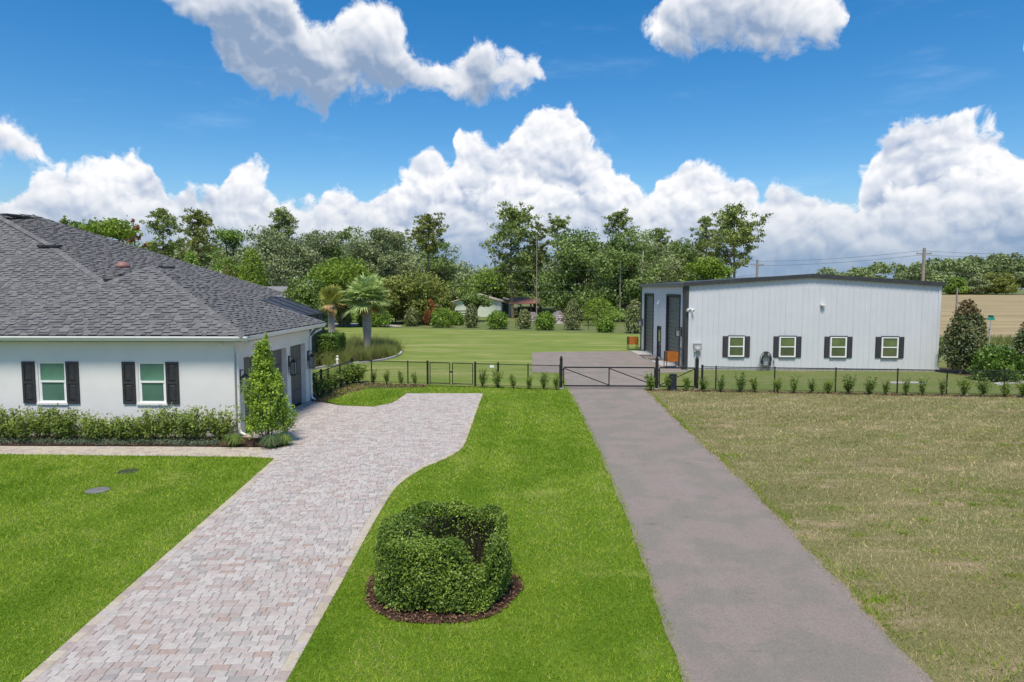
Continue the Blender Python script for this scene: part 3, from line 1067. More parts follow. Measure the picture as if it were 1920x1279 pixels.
# unit tab: x 0..1 (width), y 0..1 (up the slope), z thickness; wedge, butt edge thick
shingle_me.from_pydata([(0, 0, 0), (1, 0, 0), (1, 1, 0), (0, 1, 0), (0, 0, 1), (1, 0, 1), (1, 1, 0.25), (0, 1, 0.25)], [],
                       [(4, 5, 6, 7), (0, 1, 5, 4), (1, 2, 6, 5), (3, 0, 4, 7)])
shingle_me.materials.append(SHM[0])
BUTT = mat('shingle_butt', (0.035, 0.035, 0.04), (0.05, 0.05, 0.055), 20, 0.95)
shingle_me.materials.append(BUTT)
shingle_me.polygons[1].material_index = 1
rs = random.Random(5)
tabs = []
for key, f in faces3.items():
    n = (f[1] - f[0]).cross(f[2] - f[1]).normalized()
    if n.z < 0: n = -n
    a = Vector((0, 0, 1)).cross(n).normalized()
    s = n.cross(a)
    o_ = f[0]
    loc2 = [((p - o_).dot(a), (p - o_).dot(s)) for p in f]
    v0, v1 = min(p[1] for p in loc2), max(p[1] for p in loc2)
    exp_ = 0.142
    v = v0 - 0.01
    while v < v1:
        vm_ = min(max(v + exp_ * 0.5, v0 + 1e-3), v1 - 1e-3)
        xs = []
        for i in range(len(loc2)):
            (xa, ya), (xb, yb) = loc2[i - 1], loc2[i]
            if (ya > vm_) != (yb > vm_): xs.append(xa + (xb - xa) * (vm_ - ya) / (yb - ya))
        xs.sort()
        for k in range(0, len(xs) - 1, 2):
            x = xs[k]
            thick = rs.random() < 0.5
            while x < xs[k + 1]:
                w = rs.uniform(0.13, 0.34)
                w = min(w, xs[k + 1] - x)
                thick = not thick if rs.random() < 0.85 else thick
                tt = 0.034 if thick else 0.008
                P0 = o_ + a * x + s * v + n * 0.004
                tabs.append((P0, a, s, n, w, exp_ + 0.03, tt, rs.choices((0, 1, 2, 3), (5, 4, 3, 1) if thick else (2, 4, 1, 4))[0], key))
                x += w + 0.004
        v += exp_
def tab_rank(t):
    p = t[0]
    px = 960 + FPX * p.x / p.y
    return 1e9 if px < 2 else p.length * (1.0 if t[8] == 'a' else 1.25)
tabs.sort(key=tab_rank)
rest = MB()
for k, (P0, a, s, n, w, l, tt, mi, key) in enumerate(tabs):
    M = Matrix(((a.x * w, s.x * l, n.x * tt, P0.x), (a.y * w, s.y * l, n.y * tt, P0.y), (a.z * w, s.z * l, n.z * tt, P0.z), (0, 0, 0, 1)))
    M = HINV @ M
    if k < 300:
        o = link('shingle', shingle_me, roof)
        o.matrix_local = M
        o.material_slots[0].link = 'OBJECT'
        o.material_slots[0].material = SHM[mi]
    else:
        vs_ = [M @ v.co for v in shingle_me.vertices]
        rest.cur = mi
        rest.add(vs_, [tuple(p.vertices) for p in shingle_me.polygons])
        rest.mi[-3] = 4
tag(rest.build('shingle_field', SHM + [BUTT], roof), kind='stuff')


def caps(name, p, q, w=0.17, lift=0.03, fall=-0.105):
    p, q = h_(p), h_(q)
    d = (q - p)
    L = d.length
    d.normalize()
    side = d.cross(Vector((0, 0, 1))).normalized()
    mb = MB()
    k = int(L / 0.17)
    for i in range(k):
        a = p + d * (L * i / k)
        b_ = p + d * (L * (i + 1) / k + 0.05)
        mb.cur = rs.choice((0, 1, 1, 2))
        up0, up1 = Vector((0, 0, lift + 0.012)), Vector((0, 0, lift + 0.002))
        bt = Vector((0, 0, lift - 0.008))
        dn = Vector((0, 0, fall))
        vs = [a + side * w + dn + up0, a + up0, a - side * w + dn + up0, b_ + side * w + dn + up1, b_ + up1, b_ - side * w + dn + up1,
              a + side * w + dn + bt, a + bt, a - side * w + dn + bt]
        mb.add(vs, [(0, 1, 4, 3), (1, 2, 5, 4), (6, 7, 1, 0), (7, 8, 2, 1)])
    tag(mb.build(name, SHM, roof), kind='stuff')


for p, q in ((e1, apex), (e0, apex), (e2, apex), (R0, R1), (V0, R0)):
    caps('hip_cap', p, q)
caps('valley_strip', VE, V0, 0.20, 0.03, -0.115)
for (px, py, Y, sx, sy, rz) in ((93, 463, 30.2, 0.95, 0.25, 0.03), (97.5, 457, 30.45, 0.03, 0.03, 0), (40, 408, 32.6, 0.22, 2.2, 0.05), (206, 526, 28.2, 0.42, 0.22, 0.1), (313, 503, 30.0, 0.5, 0.5, 0.1)):
    if sx < 0.1: continue
    p = h_(at(px, py, Y))
    MB().box((p.x, p.y, p.z + 0.03), (sx, sy, 0.09), rz).build('roof_vent', BLACK, roof)
p = h_(at(230, 496, 29.6))
MB().lathe([(0.30, -0.14), (0.29, -0.04), (0.24, 0.04), (0.15, 0.10), (0.03, 0.125)], (p.x, p.y, p.z), 16).build('dome_vent', mat('clay_vent', (0.33, 0.17, 0.15), (0.26, 0.135, 0.12), 8, 0.5), roof, smooth=True)

# fascia, gutters and downspouts
ft = MB()
for (p, q) in ((e0, e1), (e1, e2), (e2, e3)):
    a, b_ = h_(p), h_(q)
    d = (b_ - a).normalized()
    nrm = Vector((d.y, -d.x, 0))
    for off, z0, z1 in ((-0.10, EZ - 0.19, EZ - 0.03),):
        c0, c1 = a + nrm * off, b_ + nrm * off
        t = nrm * 0.03
        vs = [(v.x, v.y, z) for z in (z0, z1) for v in (c0, c1, c1 - t, c0 - t)]
        ft.add(vs, [(0, 1, 5, 4), (1, 2, 6, 5), (2, 3, 7, 6), (3, 0, 4, 7), (3, 2, 1, 0), (4, 5, 6, 7)])
ft.build('fascia', TRIM, house)
so = MB()
so.add([h_((p[0], p[1], SOF + 0.005)) for p in ((e0.x, e0.y + 0.1, 0), (e1.x - 0.1, e1.y + 0.1, 0), (e2.x - 0.1, e2.y - 0.1, 0), (e3.x, e3.y, 0))], [(3, 2, 1, 0)])
so.build('soffit', SOFFIT, house)


def gutter(p, q):
    a, b_ = h_(p), h_(q)
    d = (b_ - a).normalized()
    a, b_ = a - d * 0.06, b_ + d * 0.06
    nrm = Vector((d.y, -d.x, 0))
    prof = [(-0.07, -0.03), (-0.07, -0.15), (-0.01, -0.165), (0.02, -0.12), (0.065, -0.07), (0.065, -0.022), (0.05, -0.022), (0.05, -0.06)]
    vs, n = [], len(prof)
    for c in (a, b_):
        vs += [(c.x + nrm.x * u, c.y + nrm.y * u, EZ + w) for u, w in prof]
    fs = [(i, i + 1, n + i + 1, n + i) for i in range(n - 1)] + [tuple(range(6)), tuple(n + i for i in range(5, -1, -1))]
    MB().add(vs, fs).build('gutter', TRIM, house)


gutter(e0, e1)
gutter(e1 + Vector((0, 0.07, 0)), e2)
E2 = h_(e2)


def spout(path):
    MB().tube(path, 0.045, 8).build('downspout', TRIM, house)


spout([(0.52, 0.02, EZ - 0.14), (0.50, 0.02, EZ - 0.24), (0.32, 0.05, EZ - 0.36), (0.06, 0.14, EZ - 0.62), (0.055, 0.14, 0.25), (0.10, 0.14, 0.12), (0.25, 0.14, 0.05)])
spout([(0.50, 7.42, EZ - 0.14), (0.49, 7.42, EZ - 0.26), (0.30, 7.34, EZ - 0.36), (0.06, 7.27, EZ - 0.60), (0.055, 7.27, 0.25), (0.10, 7.27, 0.1), (0.22, 7.2, 0.05)])
spout([(0.0, 7.9, EZ - 0.14), (0.0, 7.8, EZ - 0.3), (-0.05, 7.46, EZ - 0.5), (-0.05, 7.43, 0.2)])
MB().bb(-0.42, -0.34, -0.075, -0.01, 2.98, 3.03).build('camera_mount', TRIM, house)

# ------------------------------------------------------------------ screened pool cage behind the house
CAGE = mat('screen_frame', (0.022, 0.026, 0.030), (0.032, 0.036, 0.042), 5, 0.4)
SCREEN = bpy.data.materials.new('insect_screen')
SCREEN.use_nodes = True
_n = NB(SCREEN.node_tree)
_tr = _n.n('ShaderNodeBsdfTransparent')
_mx = _n.n('ShaderNodeMixShader')
_mx.inputs[0].default_value = 0.72
SCREEN.node_tree.nodes['Principled BSDF'].inputs['Base Color'].default_value = (0.055, 0.065, 0.085, 1)
SCREEN.node_tree.nodes['Principled BSDF'].inputs['Roughness'].default_value = 0.6
_n.put(_mx.inputs[1], _tr.outputs[0])
_n.put(_mx.inputs[2], SCREEN.node_tree.nodes['Principled BSDF'].outputs[0])
_n.put(SCREEN.node_tree.nodes['Material Output'].inputs['Surface'], _mx.outputs[0])
cx1, cy0, cy1, cz = -12.3, 37.2, 44.6, 3.16
cage = empty('pool_cage', (cx1, cy0, 0), 0, 'dark screened pool enclosure behind the shingle roof', 'pool cage')
Lx, Lz, Fx = -2.75, 1.02, -8.0                 # the roof rises to the left, then runs flat
CL = cy1 - cy0
for j in range(6):
    yy = CL * j / 5
    MB().tube([(0, yy, 0), (0, yy, cz)], 0.05, 4).build('post', CAGE, cage)
    MB().tube([(0, yy, cz), (Lx, yy, cz + Lz), (Fx, yy, cz + Lz)], 0.045, 4).build('rafter', CAGE, cage)
    if j < 5:
        y0, y1 = yy + 0.05, CL * (j + 1) / 5 - 0.05
        MB().add([(0, y0, cz), (0, y1, cz), (Lx, y1, cz + Lz), (Lx, y0, cz + Lz)], [(0, 1, 2, 3)]).build('roof_screen', SCREEN, cage)
        MB().add([(Lx, y0, cz + Lz), (Lx, y1, cz + Lz), (Fx, y1, cz + Lz), (Fx, y0, cz + Lz)], [(0, 1, 2, 3)]).build('roof_screen', SCREEN, cage)
        MB().add([(0, y0, 0.1), (0, y1, 0.1), (0, y1, cz - 0.05), (0, y0, cz - 0.05)], [(0, 1, 2, 3)]).build('side_screen', SCREEN, cage)
for x in (-1.4, -2.8, -4.2, -5.6):
    for yy in (0, CL):
        MB().tube([(x, yy, 0), (x, yy, cz + Lz * min(1, x / Lx))], 0.045, 4).build('post', CAGE, cage)
for yy, nm in ((-0.01, 'front_screen'), (CL + 0.01, 'back_screen')):
    MB().add([(0, yy, 0.1), (Fx, yy, 0.1), (Fx, yy, cz + Lz), (Lx, yy, cz + Lz), (0, yy, cz - 0.05)], [(0, 1, 2, 3, 4)]).build(nm, SCREEN, cage)
MB().tube([(0, -0.06, cz), (0, CL + 0.06, cz)], 0.06, 4).build('eave_beam', CAGE, cage)
MB().tube([(Lx, -0.06, cz + Lz), (Lx, CL + 0.06, cz + Lz)], 0.045, 4).build('purlin', CAGE, cage)

# ================================================================== the white metal shed (right)
BL, BR, BF = Vector((10.15, 39.9, 0)), Vector((24.35, 38.95, 0)), Vector((9.92, 52.3, 0))
bu, bv = (BR - BL), (BF - BL)
BW, BD = bu.length, bv.length
bu.normalize(); bv.normalize()
METAL = mat('white_steel', (0.63, 0.645, 0.67), (0.60, 0.615, 0.64), 0.8, 0.42, 0, 60, 0.4)
DTRIM = mat('charcoal_steel', (0.040, 0.042, 0.044), (0.055, 0.057, 0.060), 3, 0.4, 0, 60, 0.4)
GTRIM = mat('grey_gutter_steel', (0.16, 0.165, 0.15), (0.19, 0.195, 0.18), 3, 0.45, 0, 60, 0.4)
CONC = mat('concrete', (0.47, 0.455, 0.43), (0.40, 0.385, 0.365), 2.5, 0.9, 0.3, 120, 0.2)
EAVE, PEAK = 5.02, 5.50
shed = empty('metal_shed', BL, 0, 'large white ribbed metal shed with black trim behind the fence', 'shed')
bp = lambda u, v, z: bu * u + bv * v + Vector((0, 0, z))
roof_z = lambda u: EAVE + (PEAK - EAVE) * (1 - abs(u - BW / 2) / (BW / 2))


def rib_panel(name, u0, u1, z0, zt, P, nrib=3, m=METAL, pitch=None):
    """steel panel: flat sheet with trapezoid ribs, P(u, out, z)"""
    pts = []
    w = u1 - u0
    k = max(1, round(w / 0.305))
    for i in range(k):
        a = u0 + w * i / k
        b_ = u0 + w * (i + 1) / k
        c = a + 0.055
        pts += [(a, 0.020), (a + 0.025, 0.021), (a + 0.06, 0.0), (a + 0.13, 0.0), (a + 0.14, 0.006), (a + 0.155, 0.006), (a + 0.165, 0.0)] if b_ - a > 0.2 else [(a, 0.0)]
        pts += [(b_ - 0.035, 0.0), (b_ - 0.003, 0.020)]
    vs, fs = [], []
    for (u, o) in pts:
        zz = z0(u) if callable(z0) else z0
        vs += [P(u, o, zz), P(u, o, zt(u) if callable(zt) else zt)]
    for i in range(len(pts) - 1):
        fs.append((2 * i, 2 * i + 2, 2 * i + 3, 2 * i + 1))
    return MB().add(vs, fs).build(name, m, shed)


PFront = lambda u, o, z: bp(u, -o, z)
PSide = lambda v, o, z: bp(-o, v, z)
PBack = lambda u, o, z: bp(u, BD + o, z)
PRight = lambda v, o, z: bp(BW + o, v, z)
npan = 15
for i in range(npan):
    rib_panel('wall_panel', BW * i / npan, BW * (i + 1) / npan, 0.10, lambda u: roof_z(u) - 0.03, PFront)
# side wall openings in v: near roll-up door, walk door, far roll-up door
ROLL = [(1.25, 4.35, 4.25), (8.35, 11.05, 4.25)]
WALK = (6.0, 6.95, 2.12)
cuts = sorted({0.0, BD} | {q for d in ROLL for q in d[:2]} | set(WALK[:2]))
for i in range(len(cuts) - 1):
    a, b_ = cuts[i], cuts[i + 1]
    zt0 = 0.10
    for d in ROLL + [WALK]:
        if abs(a - d[0]) < 1e-6: zt0 = d[2]
    n = max(1, round((b_ - a) / 0.92))
    for j in range(n):
        rib_panel('wall_panel', a + (b_ - a) * j / n, a + (b_ - a) * (j + 1) / n, zt0, EAVE - 0.02, PSide)
for i in range(8):
    rib_panel('wall_panel', BW * i / 8, BW * (i + 1) / 8, 0.1, lambda u: roof_z(u) - 0.03, PBack)
    rib_panel('wall_panel', BD * i / 8, BD * (i + 1) / 8, 0.1, EAVE - 0.02, PRight)
q = MB()
q.add([bp(0.02, 0.3, 0.02), bp(BW - 0.02, 0.3, 0.02), bp(BW - 0.02, BD - 0.3, 0.02), bp(0.3, BD - 0.3, 0.02)], [(0, 1, 2, 3)])
q.build('floor', CONC, shed)
sl = MB()
sl.add([bp(u, v, z) for z in (-0.05, 0.10) for u, v in ((0.02, 0.02), (BW - 0.02, 0.02), (BW - 0.02, BD), (0.02, BD))], [(0, 1, 5, 4), (1, 2, 6, 5), (2, 3, 7, 6), (3, 0, 4, 7), (4, 5, 6, 7)])
sl.build('slab_edge', CONC, shed)
# roof in two slopes, with ribs
for s0, s1 in ((-0.18, BW / 2), (BW / 2, BW + 0.18)):
    mb = MB()
    k = 14
    for j in range(k):
        va, vb = -0.16 + (BD + 0.3) * j / k, -0.16 + (BD + 0.3) * (j + 1) / k
        for (x0, x1, o0, o1) in ((va, va + 0.03, 0.03, 0.03), (va + 0.03, vb, 0.0, 0.0)):
            mb.add([bp(s0, x0, roof_z(s0) + 0.04 + o0), bp(s1, x0, roof_z(s1) + 0.04 + o0), bp(s1, x1, roof_z(s1) + 0.04 + o1), bp(s0, x1, roof_z(s0) + 0.04 + o1)], [(0, 1, 2, 3)])
    mb.build('roof_sheet', DTRIM, shed)
# dark trim: gable fascia, corners, eave gutter
for s0, s1 in ((-0.20, BW / 2 - 0.001), (BW / 2 + 0.001, BW + 0.20)):
    mb = MB()
    for (v0, v1) in ((-0.19, -0.055),):
        vs = [bp(s, v, roof_z(s) + dz) for dz in (-0.12, 0.10) for s, v in ((s0, v0), (s1, v0), (s1, v1), (s0, v1))]
        mb.add(vs, [(0, 1, 5, 4), (1, 2, 6, 5), (2, 3, 7, 6), (3, 0, 4, 7), (3, 2, 1, 0), (4, 5, 6, 7)])
    mb.build('gable_trim', DTRIM, shed)
mb = MB()
vs = [bp(u, v, EAVE + dz) for dz in (-0.16, 0.07) for u, v in ((-0.22, -0.05), (-0.04, -0.05), (-0.04, BD + 0.1), (-0.22, BD + 0.1))]
mb.add(vs, [(0, 1, 5, 4), (1, 2, 6, 5), (2, 3, 7, 6), (3, 0, 4, 7), (3, 2, 1, 0), (4, 5, 6, 7)])
mb.build('gutter', GTRIM, shed)


def bar(mb, u0, u1, v0, v1, z0, z1):
    vs = [bp(u, v, z) for z in (z0, z1) for u, v in ((u0, v0), (u1, v0), (u1, v1), (u0, v1))]
    return mb.add(vs, [(0, 1, 5, 4), (1, 2, 6, 5), (2, 3, 7, 6), (3, 0, 4, 7), (3, 2, 1, 0), (4, 5, 6, 7)])


bar(MB(), -0.05, 0.16, -0.045, 0.14, 0.10, EAVE - 0.12).build('corner_trim', DTRIM, shed)
bar(MB(), -0.06, 0.06, BD - 0.12, BD + 0.04, 0.10, EAVE - 0.16).build('corner_trim', DTRIM, shed)
bar(MB(), BW - 0.07, BW + 0.045, -0.04, 0.07, 0.10, EAVE - 0.10).build('corner_trim', METAL, shed)
MB().tube([bp(-0.13, -0.02, EAVE - 0.14), bp(-0.13, 0.06, EAVE - 0.3), bp(-0.10, 0.10, 0.30), bp(-0.14, 0.02, 0.14), bp(-0.22, -0.30, 0.07)], 0.05, 8).build('downspout', DTRIM, shed)
MB().tube([bp(BW + 0.10, 0.05, EAVE - 0.1), bp(BW + 0.10, 0.08, 0.25), bp(BW + 0.05, -0.18, 0.10)], 0.045, 8).build('downspout', METAL, shed)
ROLLM = mat('roll_door_slat', (0.150, 0.155, 0.150), (0.125, 0.13, 0.125), 2, 0.4, 0, 60, 0.4)
for a, b_, h in ROLL:
    dr = bar(MB(), 0.10, 0.16, a, b_, 0.04, h).build('roll_up_door', DTRIM, shed)
    ns = 17
    for k in range(ns):
        z0, z1 = 0.06 + (h - 0.06) * k / ns, 0.06 + (h - 0.06) * (k + 1) / ns
        mb = MB()
        pr = [(0.10, z0), (0.072, z0 + 0.05), (0.072, z1 - 0.06), (0.095, z1 - 0.004)]
        vs = [bp(u, v, z) for v in (a + 0.02, b_ - 0.02) for u, z in pr]
        mb.add(vs, [(i, i + 1, 5 + i, 4 + i) for i in range(3)])
        mb.build('slat', ROLLM, dr)
    bar(MB(), -0.06, 0.12, b_ - 0.001, b_ + 0.14, 0.04, h + 0.14).build('door_jamb', BLACK, shed)
    bar(MB(), -0.05, 0.12, a - 0.10, a + 0.001, 0.04, h + 0.14).build('door_jamb', BLACK, shed)
    bar(MB(), -0.05, 0.12, a + 0.001, b_ - 0.001, h, h + 0.14).build('door_head', BLACK, shed)
a, b_, h = WALK
dr = bar(MB(), 0.02, 0.07, a, b_, 0.08, h).build('walk_door', BLACK, shed)
bar(MB(), 0.004, 0.02, a + 0.2, b_ - 0.2, 1.15, 1.95).build('door_window', glass('door_glass', (0.10, 0.11, 0.12)), dr)
MB().tube([bp(0.02, a + 0.09, 1.0), bp(-0.05, a + 0.09, 1.0), bp(-0.05, a + 0.19, 1.0)], 0.014, 6).build('handle', TRIM, dr)
bar(MB(), -0.04, 0.08, b_, b_ + 0.08, 0.08, h + 0.08).build('door_jamb', BLACK, shed)
bar(MB(), -0.04, 0.08, a - 0.06, a, 0.08, h + 0.08).build('door_jamb', BLACK, shed)
bar(MB(), -0.04, 0.08, a + 0.001, b_ - 0.001, h, h + 0.08).build('door_head', BLACK, shed)

# four windows with dark shutters: u position from where each shows on the gable wall
SW0, SW1 = 0.78, 1.98
for (pa, pb) in ((1366.7, 1396.7), (1462.3, 1493.3), (1558.3, 1589.3), (1655.0, 1686.7)):
    def u_at(px):
        k = (px - 960) / FPX                    # solve (BL.x + u bu.x) = k (BL.y + u bu.y), nearly exact for a level wall
        return (k * BL.y - BL.x) / (bu.x - k * bu.y) * 0.998
    a, b_ = u_at(pa), u_at(pb)
    t = 0.075
    w = MB()
    bar(w, a, a + t, -0.085, -0.033, SW0, SW1); bar(w, b_ - t, b_, -0.085, -0.033, SW0, SW1)
    bar(w, a + t, b_ - t, -0.085, -0.033, SW1 - t, SW1); bar(w, a + t, b_ - t, -0.085, -0.033, SW0, SW0 + t)
    wf = w.build('window', TRIM, shed)
    zm = (SW0 + SW1) / 2
    bar(MB(), a + t, b_ - t, -0.075, -0.040, zm - 0.03, zm + 0.03).build('meeting_rail', TRIM, wf)
    bar(MB(), a + t, b_ - t, -0.050, -0.036, zm + 0.03, SW1 - t).build('pane', GL_SHED, wf)
    bar(MB(), a + t, b_ - t, -0.050, -0.036, SW0 + t, zm - 0.03).build('pane', GL_SHED2, wf)
    bar(MB(), a - 0.02, b_ + 0.02, -0.095, -0.033, SW1 + 0.001, SW1 + 0.05).build('head_trim', DTRIM, wf)
    bar(MB(), a - 0.02, b_ + 0.02, -0.095, -0.033, SW0 - 0.05, SW0 - 0.001).build('sill_trim', DTRIM, wf)
    for s0 in (a - 0.325, b_ + 0.025):
        sh = bar(MB(), s0, s0 + 0.30, -0.055, -0.033, SW0 - 0.01, SW1 + 0.005).build('shutter', SHUT, shed)
        for k in range(12):
            z = SW0 + 0.06 + k * (SW1 - SW0 - 0.12) / 11.5
            mb = MB()
            mb.add([bp(s0 + 0.04, -0.056, z + 0.07), bp(s0 + 0.26, -0.056, z + 0.07), bp(s0 + 0.26, -0.078, z), bp(s0 + 0.04, -0.078, z), bp(s0 + 0.04, -0.056, z - 0.004), bp(s0 + 0.26, -0.056, z - 0.004)], [(0, 1, 2, 3), (3, 2, 5, 4)])
            mb.build('louvre', SHUT, sh)


def wall_thing(name, u, z, label, cat, out=0.035, group=None):
    return empty(name, BL + bp(u, -out, z), math.atan2(bu.y, bu.x), label, cat, group)


uu = lambda px: ((px - 960) / FPX * BL.y - BL.x) / (bu.x - (px - 960) / FPX * bu.y)
# electric meter with conduit
GREYM = mat('meter_grey', (0.42, 0.43, 0.43), (0.36, 0.37, 0.37), 8, 0.5)
t = wall_thing('electric_meter', uu(1308.5), 0.0, 'grey electric meter box with conduit on the white shed wall near its left corner', 'meter')
MB().bb(-0.20, 0.20, -0.13, 0.0, 1.05, 1.52).build('box', GREYM, t)
MB().bb(-0.24, 0.24, -0.15, 0.0, 1.521, 1.56).build('cover', GREYM, t)
g_ = MB().lathe([(0.13, 0.0), (0.13, 0.05), (0.10, 0.10), (0.03, 0.12)], (0, 0, 0), 16).build('dial', glass('meter_glass', (0.5, 0.52, 0.54), 0.1), t, (0, -0.13, 1.24))
g_.rotation_euler.x = math.radians(90)
MB().tube([(-0.10, -0.05, 0.02), (-0.10, -0.05, 1.05)], 0.03, 8).build('conduit', GREYM, t)
MB().tube([(0.09, -0.05, 0.4), (0.09, -0.05, 1.05)], 0.02, 8).build('conduit', GREYM, t)
# coiled garden hose on a reel
HOSE = mat('hose_rubber', (0.035, 0.045, 0.048), (0.05, 0.06, 0.062), 8, 0.5)
t = wall_thing('garden_hose', uu(1437.5), 0.0, 'coiled dark garden hose hanging on the shed wall', 'hose')
rh = random.Random(8)
for k in range(7):
    R, cz = 0.33 + rh.uniform(-0.05, 0.07), 0.72 - 0.02 * k
    off = rh.uniform(-0.03, 0.03)
    MB().tube([(off + R * math.cos(2 * math.pi * i / 20) * 0.82, -0.06 - 0.018 * k - 0.01 * math.sin(i), cz - 0.16 * (k % 3) * 0.5 + R * 1.1 * math.sin(2 * math.pi * i / 20)) for i in range(21)], 0.017, 6, False).build('coil', HOSE, t)
MB().tube([(-0.3, -0.1, 0.5), (-0.45, -0.14, 0.25), (-0.5, -0.2, 0.04), (-0.2, -0.3, 0.02)], 0.017, 6).build('hose_end', HOSE, t)
MB().bb(-0.10, 0.10, -0.16, 0.0, 0.98, 1.10).build('hanger', DTRIM, t)
t = wall_thing('wall_tap', uu(1452.5), 0.0, 'small grey tap post on the shed wall right of the coiled hose', 'tap')
MB().tube([(0, -0.06, 0.05), (0, -0.06, 0.62)], 0.03, 8).build('riser', GREYM, t)
MB().tube([(0, -0.06, 0.60), (0, -0.16, 0.60), (0, -0.18, 0.54)], 0.025, 8).build('spout', GREYM, t)
MB().lathe([(0.05, 0), (0.05, 0.03)], (0, -0.08, 0.63), 10).build('handle', GREYM, t)
# lamps on the gable
t = wall_thing('flood_light', uu(1293), 3.58, 'white twin-head security light near the left corner of the shed', 'lamp')
MB().lathe([(0.07, 0), (0.07, 0.04)], (0, 0, 0), 12).build('base', TRIM, t).rotation_euler.x = math.radians(90)
for sx in (-1, 1):
    hd = MB().lathe([(0.04, 0), (0.055, 0.10), (0.085, 0.15), (0.085, 0.17)], (0, 0, 0), 12).build('lamp_head', TRIM, t, (0.11 * sx, -0.08, -0.02))
    hd.rotation_euler = (math.radians(125), 0, math.radians(25 * sx))
    MB().tube([(0, -0.03, 0), (0.09 * sx, -0.08, -0.01)], 0.015, 6).build('arm', TRIM, t)
t = wall_thing('gable_lamp', uu(1541), 3.78, 'small white lamp in the middle of the shed gable', 'lamp')
MB().bb(-0.12, 0.12, -0.16, 0.0, 0.0, 0.06).build('hood', TRIM, t)
MB().lathe([(0.03, -0.14), (0.07, -0.10), (0.08, 0.0)], (0, -0.08, 0), 12).build('lamp_glass', GREYM, t)
# lanterns and small fittings of the side wall
ba = math.atan2(bv.y, bv.x)
bpy.context.view_layer.update()


def side_thing(name, v, z, label, cat, group=None):
    return empty(name, BL + bp(-0.033, v, z), ba - math.pi / 2, label, cat, group)


for v, z, lab in ((0.72, 2.15, 'black lantern right of the nearest roll-up shed door'), (11.75, 2.15, 'black lantern at the far corner of the shed side wall')):
    t = side_thing('shed_lantern', v, z, lab, 'lantern', 'lanterns on the shed side wall')
    MB().bb(-0.04, 0.0, -0.08, 0.08, -0.25, 0.30).build('back_plate', BLACK, t)
    MB().tube([(-0.03, 0, 0.25), (-0.15, 0, 0.34), (-0.24, 0, 0.26)], 0.018, 6).build('arm', BLACK, t)
    mb = MB()
    for sx in (-1, 1):
        for sy in (-1, 1):
            mb.box((-0.24 + sx * 0.10, sy * 0.10, -0.02), (0.02, 0.02, 0.42))
    mb.lathe([(0.15, 0.19), (0.08, 0.26), (0.02, 0.28)], (-0.24, 0, 0), 8).bb(-0.36, -0.12, -0.12, 0.12, -0.26, -0.23)
    mb.build('cage', BLACK, t)
    MB().bb(-0.325, -0.155, -0.085, 0.085, -0.225, 0.185).build('glass', MATS['lantern_glass'], t)
t = side_thing('door_lamp', 6.45, 3.85, 'small white lamp above the walk door of the shed', 'lamp')
MB().bb(-0.10, 0.0, -0.07, 0.07, -0.05, 0.10).build('base', TRIM, t)
MB().lathe([(0.04, -0.2), (0.07, -0.14), (0.07, -0.05)], (-0.1, 0, 0), 10).build('lamp_glass', TRIM, t)
t = side_thing('keypad', 0.75, 1.05, 'small dark keypad right of the nearest roll-up shed door', 'keypad')
MB().bb(-0.03, 0.0, -0.06, 0.06, 0.0, 0.18).build('case', BLACK, t)
MB().bb(-0.035, -0.031, -0.04, 0.04, 0.03, 0.15).build('keys', GREYM, t)

# concrete apron in front of the doors, mats on it
ap = MB().prism([tuple((BL + bp(u, v, 0))[:2]) for u, v in ((0.05, 0.9), (-1.0, 0.9), (-1.0, 11.4), (0.05, 11.4))][::-1], -0.05, 0.05)
tag(ap.build('concrete_apron', CONC), kind='structure')
RUB = mat('rubber_mat', (0.085, 0.082, 0.078), (0.12, 0.115, 0.105), 6, 0.9)
RUG = mat('door_rug', (0.26, 0.19, 0.16), (0.20, 0.16, 0.14), 5, 0.95)
for (v0, v1, u0, u1, m, lab) in ((7.2, 8.25, -1.0, -0.15, RUB, 'dark mat on the apron beside the farther roll-up shed door'), (5.9, 7.05, -1.05, -0.1, RUG, 'reddish brown mat in front of the walk door of the shed'),
                                 (4.5, 5.75, -0.95, -0.1, RUB, 'dark mat on the apron between walk door and nearest roll-up door')):
    p = [tuple((BL + bp(u, v, 0))[:2]) for u, v in ((u1, v0), (u0, v0), (u0, v1), (u1, v1))][::-1]
    tag(MB().prism(p, 0.052, 0.068).build('floor_mat', m), lab, 'mat')


# orange planters on legs
ORANGE = mat('orange_steel', (0.42, 0.135, 0.022), (0.34, 0.11, 0.018), 3, 0.5)
def planter(u, v, lab):
    t = empty('planter', BL + bp(u, v, 0.02), ba - math.pi / 2, lab, 'planter', 'orange planters by the shed')
    W2, D2, z0, z1 = 0.34, 0.30, 0.40, 0.98
    pb = MB()
    pb.bb(-W2, W2, -D2, -D2 + 0.03, z0, z1).bb(-W2, W2, D2 - 0.03, D2, z0, z1).bb(-W2, -W2 + 0.03, -D2 + 0.03, D2 - 0.03, z0, z1).bb(W2 - 0.03, W2, -D2 + 0.03, D2 - 0.03, z0, z1)
    pb.build('box', ORANGE, t)
    MB().bb(-W2 + 0.03, W2 - 0.03, -D2 + 0.03, D2 - 0.03, z0 + 0.02, z1 - 0.06).build('soil', mat('potting_soil', (0.03, 0.022, 0.016), (0.05, 0.035, 0.025), 20, 0.95), t)
    for sx in (-1, 1):
        for sy in (-1, 1):
            MB().box((sx * (W2 + 0.018), sy * (D2 + 0.018), (z1 + 0.02) / 2), (0.04, 0.04, z1 + 0.02)).build('leg', BLACK, t)
    return t


planter(-0.62, 0.62, 'orange box planter on black legs by the near corner of the shed')
planter(-0.55, 12.9, 'orange box planter on black legs at the far end of the shed wall')

